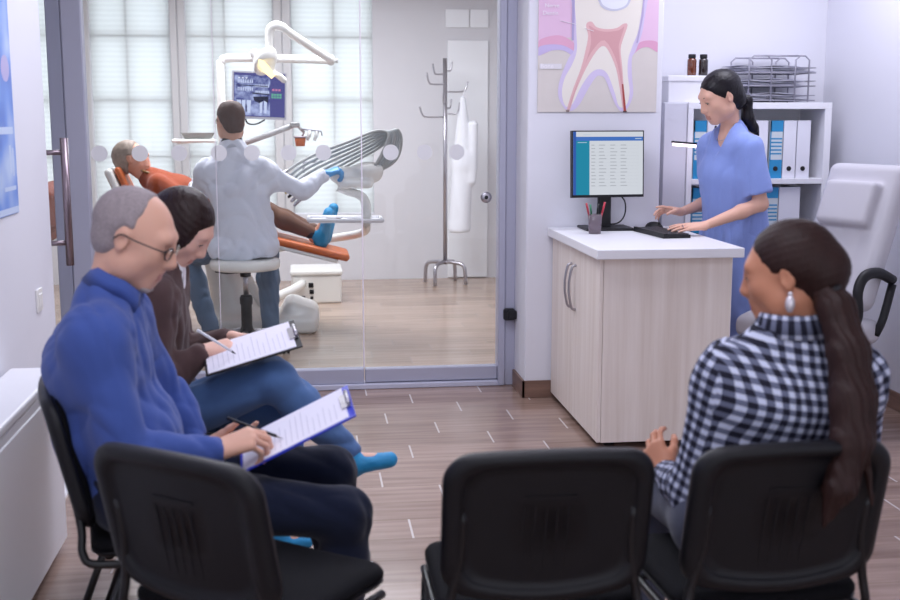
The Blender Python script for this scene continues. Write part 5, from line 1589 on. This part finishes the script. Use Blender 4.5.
FG = person('woman with a long ponytail in a black and white checked shirt, seen from behind', J, hc, R, hs, skf, .0045, hr_ + hl_, True, base=(1.05, 2.6, 0), ts=dict(s=.92), arm_s=.9, leg_s=.98, nr=.047)
K = short_sleeve(short_sleeve(J, 'l', .92), 'r', .92)
gm = gingham('checked_cotton', 'c6cbe0', '20202e', '666a80', .026)
def bones(J):
    return [('t', J['pel'], J['nb']), ('ul', J['shl'], J['ell']), ('ll', J['ell'], K['wrl']), ('ur', J['shr'], J['elr']), ('lr', J['elr'], K['wrr'])]
def shirt_uv(vq, fc):
    B = bones(J); best = None
    ds = []
    for n, a, b in B:
        ba = b - a; t = np.clip((fc - a) @ ba / (ba @ ba), 0, 1)
        d = np.linalg.norm(fc - a - t[:, None] * ba, axis=1)
        ds.append(d - (.125 if n == 't' else (.035 if n[0] == 'u' else .03)))
    w = np.argmin(np.array(ds), 0)
    uv = np.zeros((len(fc), 4, 2))
    for i, (n, a, b) in enumerate(B):
        m = w == i
        if not m.any(): continue
        ax = nrm(b - a)
        e1 = nrm(np.cross(ax, V(0, 1, 0) if n != 't' else V(0, 1, 0))); e2 = np.cross(ax, e1)
        p = vq[m] - a
        z = p @ ax
        if n == 't':
            u = p @ e1 + .6 * (np.abs(p @ e2) - .1)
        else:
            ang = np.arctan2(p @ e1, p @ e2); c = ang[:, :1]
            ang = np.where(ang - c > PI, ang - 2 * PI, np.where(ang - c < -PI, ang + 2 * PI, ang))
            u = ang * .055
        uv[m] = np.stack([u, z], -1)
    return uv.reshape(-1)
sh = torso(J, .014, .91) + arm(K, 'l', .014, .92, k=.06) + arm(K, 'r', .014, .92, k=.06) + [cut((1.05, 2.5, .60), (0, 0, -1))]
so_ = soft('shirt', sh, .006, gm, FG, disp=folds(.0055, 75, 4., (1, 1, .6)), uvfn=shirt_uv)
# checked collar band
cl = MB(); c_ = J['nb'] + V(0, -.003, .012)
vs = []; fs = []
for i in range(40):
    a = 2 * PI * i / 40
    dd = V(math.cos(a), math.sin(a), 0)
    vs += [c_ + dd * .070 + V(0, 0, -.015), c_ + dd * .064 + V(-.003, 0, .040), c_ + dd * .069 + V(-.003, 0, .040), c_ + dd * .086 + V(0, 0, -.012)]
for i in range(40):
    a, b = 4 * i, 4 * ((i + 1) % 40)
    fs += [(a, b, b + 1, a + 1), (a + 1, b + 1, b + 2, a + 2), (a + 2, b + 2, b + 3, a + 3), (a + 3, b + 3, b, a)]
cl.add(vs, fs)
co_ = obj('collar', cl, gm, so_)
uvl = co_.data.uv_layers.new(name='cloth')
for p_ in co_.data.polygons:
    for li in p_.loop_indices:
        k = co_.data.loops[li].vertex_index; uvl.data[li].uv = ((k // 4) * .0115, (k % 4) * .022 + .004)
greyt = cloth('grey_trousers', '4c4f60')
gt = leg(J, 'l', .010, .98, foot=False) + leg(J, 'r', .010, .98, foot=False) + [cap(J['hil'], J['hir'], .108, k=.05), cap(J['pel'], J['wai'] * .4 + J['pel'] * .6, .105, .10, k=.05, flat=((1, 0, 0), 1.42))]
soft('trousers', gt, .007, greyt, FG, disp=folds(.004, 26, 3.))
for d in 'lr': soft('shoe', shoe_ops(J, d, .95) + [cut((0, 0, .003), (0, 0, -1))], .007, pbr('brown_shoe_' + d, '3a2c2a', .5), FG)
eyes(FG, hc, R, hs)
brnh = hairm('chestnut', '2a1613', .4, .55)
hair = [ell((0, -.022, .034), (.083, .102, .092), k=.02), ell((0, -.085, -.01), (.058, .05, .065), k=.03), cutw((0, .062, .07), (0, .82, -.57), k=.014, a=.003)] + [ell((s * .082, -.002, -.018), (.020, .020, .028), k=.012, m='s') for s in (-1, 1)] + [cap((0, -.06, -.05), (0, -.1, .0), .04, .04, k=.03)]
ho = soft('hair', xf(hair, hc, R, hs), .0045, brnh, FG, disp=strands(.0012, 420, R @ V(.3, .2, 1), R @ V(0, 1, 0), 14))
tail = [V(1.155, 2.44, 1.135), V(1.170, 2.405, 1.10), V(1.178, 2.35, 1.01), V(1.172, 2.305, .91), V(1.158, 2.272, .83), V(1.125, 2.25, .735), V(1.092, 2.245, .655)]
rs_ = [.028, .036, .040, .044, .040, .030, .006]
tl_ = [cap(tail[i], tail[i + 1], rs_[i], rs_[i + 1], k=.02, flat=(V(.95, .3, 0), 1.15)) for i in range(6)] + [cap((1.19, 2.30, .90), (1.20, 2.252, .69), .018, .004, k=.02), cap((1.15, 2.29, .90), (1.105, 2.25, .70), .018, .004, k=.02)]
soft('ponytail', tl_, .0045, brnh, FG, disp=strands(.0035, 330, (1, .4, 0), (0, 0, 1), 9))
obj('hair_band', MB().tube([V(1.16, 2.428, 1.122) + .033 * (math.cos(a) * V(.6, -.2, .75) + math.sin(a) * nrm(V(.4, .9, 0))) for a in np.linspace(0, 2 * PI, 17)[:-1]], .009, 8, closed=True), M['dark'], FG)
brows(FG, hc, R, hs, brnh, .0026)
e0 = to_head(hc, R, hs, -.077, -.012, -.040)
obj('earring', MB().sphere(e0 + V(0, -.004, -.022), (.011, .011, .02), 14, 10).sphere(e0 + V(0, -.003, 0), .006, 10, 8), pbr('pearl_earring', 'dcd6dc', .25, metal=.4), FG)

# ---------- dentist on the stool, back to us
J = JJ(pel=(-.40, 7.62, .705), wai=(-.415, 7.615, .89), che=(-.44, 7.62, 1.07), nb=(-.468, 7.63, 1.325), shl=(-.635, 7.63, 1.165), shr=(-.265, 7.62, 1.165),
       ell=(-.72, 7.80, .97), elr=(-.03, 7.67, 1.035), wrl=(-.74, 8.02, 1.08), wrr=(.135, 7.76, 1.14),
       hil=(-.50, 7.65, .705), hir=(-.30, 7.65, .705), knl=(-.81, 7.90, .59), knr=(-.27, 7.91, .60), anl=(-.66, 7.84, .105), anr=(-.255, 7.86, .105), tol=(-.66, 7.97, .04), tor=(-.235, 7.99, .04))
hc = V(-.472, 7.645, 1.492); R = frame((-.30, .93, -.20)); hs = 1.14
skd = skin('dentist', 'd0a08a', 'b07060')
DEN = person('dentist in a white coat and jeans seated on a round stool, back turned', J, hc, R, hs, skd, .0065,
             hand_ops(J['wrr'], (.85, .35, .30), (-.2, -.3, .9), True, curl=((.6, .8, .5), (.9, .9, .5), (1.0, 1.0, .6), (1.1, 1., .6)), s=1.05) + hand_ops(J['wrl'], (.0, .9, .2), (-.6, .1, .8), False, curl=(.5, .6, .7, .8), s=1.05), base=(-.4, 7.65, 0))
glove = pbr('blue_glove', '3f93d2', .4)
soft('glove', hand_ops(J['wrr'], (.85, .35, .30), (-.2, -.3, .9), True, curl=((.6, .8, .5), (.9, .9, .5), (1.0, 1.0, .6), (1.1, 1., .6)), s=1.05, e=.0035) + [cap(J['wrr'] * 1.0, J['wrr'] + V(-.02, -.012, -.012), .034, .036, k=.01)], .005, glove, DEN)
soft('glove', hand_ops(J['wrl'], (.0, .9, .2), (-.6, .1, .8), False, curl=(.5, .6, .7, .8), s=1.05, e=.0035), .005, glove, DEN)
K = short_sleeve(short_sleeve(J, 'l', .92), 'r', .90)
wc = cloth('white_coat', 'dfe2ee', .02)
ct_ = torso(J, .022) + arm(K, 'l', .017, k=.06) + arm(K, 'r', .017, k=.06) + [cap(J['pel'] + V(-.01, -.01, -.03), J['wai'], .15, .12, k=.06, flat=((1, 0, 0), 1.35)), cap((-.56, 7.56, .66), (-.30, 7.56, .66), .07, k=.05), cut((-.40, 7.6, .612), (0, 0, -1), k=.01)]
cob = soft('coat', ct_, .008, wc, DEN, disp=folds(.012, 62, 8., (1, 1, .5)))
collar('coat_collar', cob, wc, J['nb'] + V(0, 0, .0), (-.1, .2, 1), (-.2, 1, 0), .068, .062, .05, .5)
collar('mask_strap', cob, M['dark'], J['nb'] + V(0, .004, .052), (-.1, .2, 1), (-.2, 1, 0), .056, .057, .012, .9, th=.003)
jn = cloth('slate_jeans', '64768e', .14, vs=14)
soft('jeans', leg(J, 'l', .022, foot=False) + leg(J, 'r', .020, foot=False) + [cap(J['hil'], J['hir'], .09, k=.05)], .009, jn, DEN, disp=folds(.007, 70, 3.))
for d in 'lr':
    s_ = soft('shoe', shoe_ops(J, d) + [cut((0, 0, .003), (0, 0, -1))], .008, pbr('black_shoe_' + d, '17161a', .5), DEN)
    soft('shoe_cover', [cap(J['to' + d] + V(0, -.05, .0), J['to' + d] + V(0, .02, 0), .05, .046, k=.02), cut((0, 0, .002), (0, 0, -1))], .008, cover, DEN)
dkb = hairm('short_brown', '4a2e26', .3, .6)
hair = [ell((0, -.019, .031), (.0785, .0985, .088), k=.01), ell((0, -.056, -.035), (.060, .054, .06), k=.02), cutw((0, .05, .09), (0, .82, -.57), k=.012, a=.003), cutw((0, -.05, -.075), (0, .3, -1), k=.01, a=.002), ell((0, -.035, .138), (.042, .045, .028), k=.03, m='s')] + [ell((s * .082, -.004, -.006), (.020, .024, .036), k=.012, m='s') for s in (-1, 1)]
soft('hair', xf(hair, hc, R, hs), .005, dkb, DEN, disp=folds(.0015, 200, 3.))
beard = [ell((0, .034, -.07), (.058, .060, .05), k=.01), cut((0, 0, -.03), (0, .3, 1), k=.01)]
soft('beard', xf(beard, hc, R, hs), .006, dkb, DEN)
glasses(DEN, hc, R, hs, M['dark'], M['lens'])
eyes(DEN, hc, R, hs)

# ---------- patient in the dental chair
yq = YC
J = JJ(pel=(-.50, yq, .83), wai=(-.72, yq, .90), che=(-.88, yq, .995), nb=(-1.075, yq, 1.10), shl=(-1.0, yq + .17, 1.06), shr=(-1.0, yq - .17, 1.06),
       ell=(-.76, yq + .23, .92), elr=(-.76, yq - .22, .93), wrl=(-.56, yq + .10, 1.0), wrr=(-.56, yq - .10, 1.0),
       hil=(-.50, yq + .085, .82), hir=(-.50, yq - .085, .82), knl=(-.28, yq + .09, .84), knr=(-.26, yq - .07, .83), anl=(.075, yq + .09, .705), anr=(.05, yq - .07, .70),
       tol=(.20, yq + .12, .87), tor=(.16, yq - .10, .855))
J['knl'][2] = .855; J['knr'][2] = .85
hc = V(-1.185, yq - .01, 1.245); fv = nrm(V(.86, -.12, .42)); uv_ = nrm(V(-.45, 0, .88))
R = np.stack([nrm(np.cross(fv, uv_)), fv, np.cross(nrm(np.cross(fv, uv_)), fv)], 1); hs = 1.0
skp = skin('patient', 'dfa389', 'c2786a')
PAT = person('patient with short ash-blond hair reclining in the orange dental chair', J, hc, R, hs, skp, .008, hand_ops(J['wrr'], (.5, .8, -.2), (0, 0, 1), True, s=.95) + hand_ops(J['wrl'], (.5, -.8, -.2), (0, 0, 1), False, s=.95), True, base=(-.5, yq, .8), ts=dict(s=.95), arm_s=.92)
rust = cloth('rust_sweater', '9c4a2c')
soft('sweater', torso(J, .014) + arm(short_sleeve(J, 'l', .9), 'l', .014) + arm(short_sleeve(J, 'r', .9), 'r', .014), .01, rust, PAT, disp=folds(.005, 28, 1.))
brn = cloth('brown_trousers', '745648')
soft('trousers', leg(J, 'l', .008, foot=False) + leg(J, 'r', .008, foot=False) + [cap(J['hil'], J['hir'], .1, k=.05)], .01, brn, PAT, disp=folds(.005, 28, 2.))
for d in 'lr':
    a = J['an' + d]; dv = nrm(J['an' + d] - J['kn' + d])
    soft('sock', [cap(a - dv * .05, a + dv * .02, .042, .044, k=.01)], .008, M['dark'], PAT)
    soft('shoe_cover', [cap(a + dv * .06 + V(0, 0, -.025), J['to' + d], .052, .036, k=.03, flat=((0, 1, 0), 1.15)), cap(a + dv * .02, a + dv * .05, .046, k=.02)], .008, cover, PAT, disp=folds(.003, 80, 1.))
ash = pbr('hair_ash_blond', '9a8b7e', .55, var=.35, vscale=60, bump=.5, bscale=120)
hair = [ell((0, -.024, .036), (.084, .108, .096), k=.02), ell((0, -.085, -.02), (.07, .05, .07), k=.03), cut((0, .062, .07), (0, .84, -.55), k=.014)] + [ell((s * .084, -.004, -.008), (.020, .022, .034), k=.012, m='s') for s in (-1, 1)]
soft('hair', xf(hair, hc, R, hs), .006, ash, PAT, disp=folds(.003, 100, 3.))
brows(PAT, hc, R, hs, ash); eyes(PAT, hc, R, hs)
nk = MB(); c_ = J['nb'] + V(.0, 0, .01)
nk.tube([c_ + V(.02 * math.cos(a) + .045 * math.cos(a), .075 * math.sin(a), .055 * math.cos(a) * -.4 + .03) for a in np.linspace(0, 2 * PI, 25)[:-1]], .009, 8, closed=True)
obj('necklace', nk, pbr('amber_beads', '8c6a3c', .4), PAT)

# ---------- nurse at the counter
f0 = nrm(V(-.93, -.36, 0)); lx = V(-.36, .93, 0)
cN = lambda x, y, z, a=0, l=0: V(x, y, z) + f0 * a + lx * l
J = dict(pel=V(2.25, 5.80, .93), wai=V(2.23, 5.79, 1.04), che=V(2.195, 5.785, 1.22), nb=V(2.185, 5.77, 1.43),
         shl=V(2.23, 5.625, 1.36), shr=V(2.135, 5.93, 1.365), ell=V(2.285, 5.58, 1.085), elr=V(2.20, 6.02, 1.075), wrl=V(1.965, 5.505, .985), wrr=V(1.985, 5.93, 1.02),
         hil=V(2.265, 5.715, .90), hir=V(2.20, 5.885, .90), knl=V(2.245, 5.70, .50), knr=V(2.175, 5.88, .50), anl=V(2.275, 5.71, .10), anr=V(2.20, 5.90, .10), tol=V(2.14, 5.655, .04), tor=V(2.06, 5.85, .04))
hc = V(2.105, 5.735, 1.622); R = frame((-.90, -.13, -.40)); hs = 1.09
skn = skin('nurse', 'e3b39e', 'c58a7c')
hL = hand_ops(J['wrl'], (-.97, .08, -.06), (-.15, -.25, .95), False, curl=((.03, .15, .1), (.06, .18, .12), (.06, .18, .12), (.05, .15, .1)), s=.95, thumb=(.55, .1), spread=.1)
hR = hand_ops(J['wrr'], (-.97, -.1, .16), (-.1, .35, .9), True, curl=((.05, .2, .1), (.3, .4, .3), (.45, .5, .35), (.5, .5, .35)), s=.95, thumb=(.6, .3), spread=.12)
NUR = person('nurse in blue scrubs with a black ponytail typing at the counter', J, hc, R, hs, skn, .0055, hL + hR, True, base=(2.22, 5.8, 0), ts=dict(s=.92), arm_s=.9, leg_s=.95, nr=.046)
scrub = cloth('blue_scrubs', '8da1e0', .03)
vn = to_head(J['nb'], np.eye(3), 1, 0, 0, 0)
vcut = [cap(J['nb'] + f0 * .06 + V(0, 0, .05), J['nb'] + f0 * .145 + V(0, 0, -.15), .062, .012, k=.008, m='s')]
sl = []
for d in 'lr':
    K = dict(J); e_ = J['sh' + d] * .30 + J['el' + d] * .70
    ax_ = nrm(J['el' + d] - J['sh' + d])
    sl.append(grp([cap(J['sh' + d], J['el' + d], .070, .074, k=.01), cut(J['sh' + d] * .18 + J['el' + d] * .82, ax_)], k=.03))
top = torso(J, .026, .94) + sl + [cap(J['pel'] + V(0, 0, -.14), J['che'], .115, .11, k=.06, flat=(lx, 1.42)), cap(J['wai'] + f0 * .05, J['che'] + f0 * .06, .09, .085, k=.05, flat=(lx, 1.2)), cut((0, 0, .70), (0, 0, -1))] + vcut
to_ = soft('scrub_top', top, .0065, scrub, NUR, disp=folds(.008, 66, 11., (1, 1, .32)))
pk = MB()
soft('scrub_trousers', leg(J, 'l', .026, .97, foot=False) + leg(J, 'r', .026, .97, foot=False) + [cap(J['hil'], J['hir'], .1, k=.05), cap(J['pel'], J['wai'], .1, .09, k=.05, flat=(lx, 1.4))], .009, scrub, NUR, disp=folds(.008, 62, 6., (1, 1, .4)))
for d in 'lr': soft('shoe', shoe_ops(J, d, .95) + [cut((0, 0, .003), (0, 0, -1))], .008, pbr('white_shoe_' + d, 'dcdce0', .5), NUR)
eyes(NUR, hc, R, hs)
blk = hairm('black', '17141a', .3, .35)
hair = [ell((0, -.020, .033), (.0815, .101, .090), k=.02), ell((0, -.065, -.035), (.064, .055, .062), k=.03), cutw((0, .076, .07), (0, .88, -.47), k=.014, a=.003), cutw((0, -.05, -.095), (0, .35, -1), k=.012, a=.002)] + [ell((s * .083, .002, -.022), (.018, .016, .022), k=.012, m='s') for s in (-1, 1)]
ho = soft('hair', xf(hair, hc, R, hs), .0045, blk, NUR, disp=strands(.0012, 420, R @ V(.3, .2, 1), R @ V(0, 1, 0), 14))
pt = [to_head(hc, R, hs, 0, -.10, -.055), to_head(hc, R, hs, 0, -.122, -.075), V(2.27, 5.765, 1.515), V(2.305, 5.77, 1.465), V(2.335, 5.77, 1.425)]
rp = [.024, .027, .029, .023, .004]
soft('ponytail', [cap(pt[i], pt[i + 1], rp[i], rp[i + 1], k=.02) for i in range(4)], .0045, blk, NUR, disp=strands(.0025, 330, (.5, 1, 0), (0, 0, 1), 9))
brows(NUR, hc, R, hs, blk, .0026)
obj('necklace', MB().tube([J['nb'] + f0 * (.058 + .02 * math.cos(a)) * math.cos(a) * 1.05 + lx * .062 * math.sin(a) + V(0, 0, .02 - .05 * max(0, math.cos(a))) for a in np.linspace(0, 2 * PI, 33)[:-1]], .0015, 6, closed=True), M['chrome'], NUR)
obj('ring', MB().tube([to_head(J['wrl'], np.eye(3), 1, 0, 0, 0) + V(-.112, .0, -.004) + .0105 * V(0, math.cos(a), math.sin(a)) for a in np.linspace(0, 2 * PI, 13)[:-1]], .0018, 6, closed=True), M['chrome'], NUR)
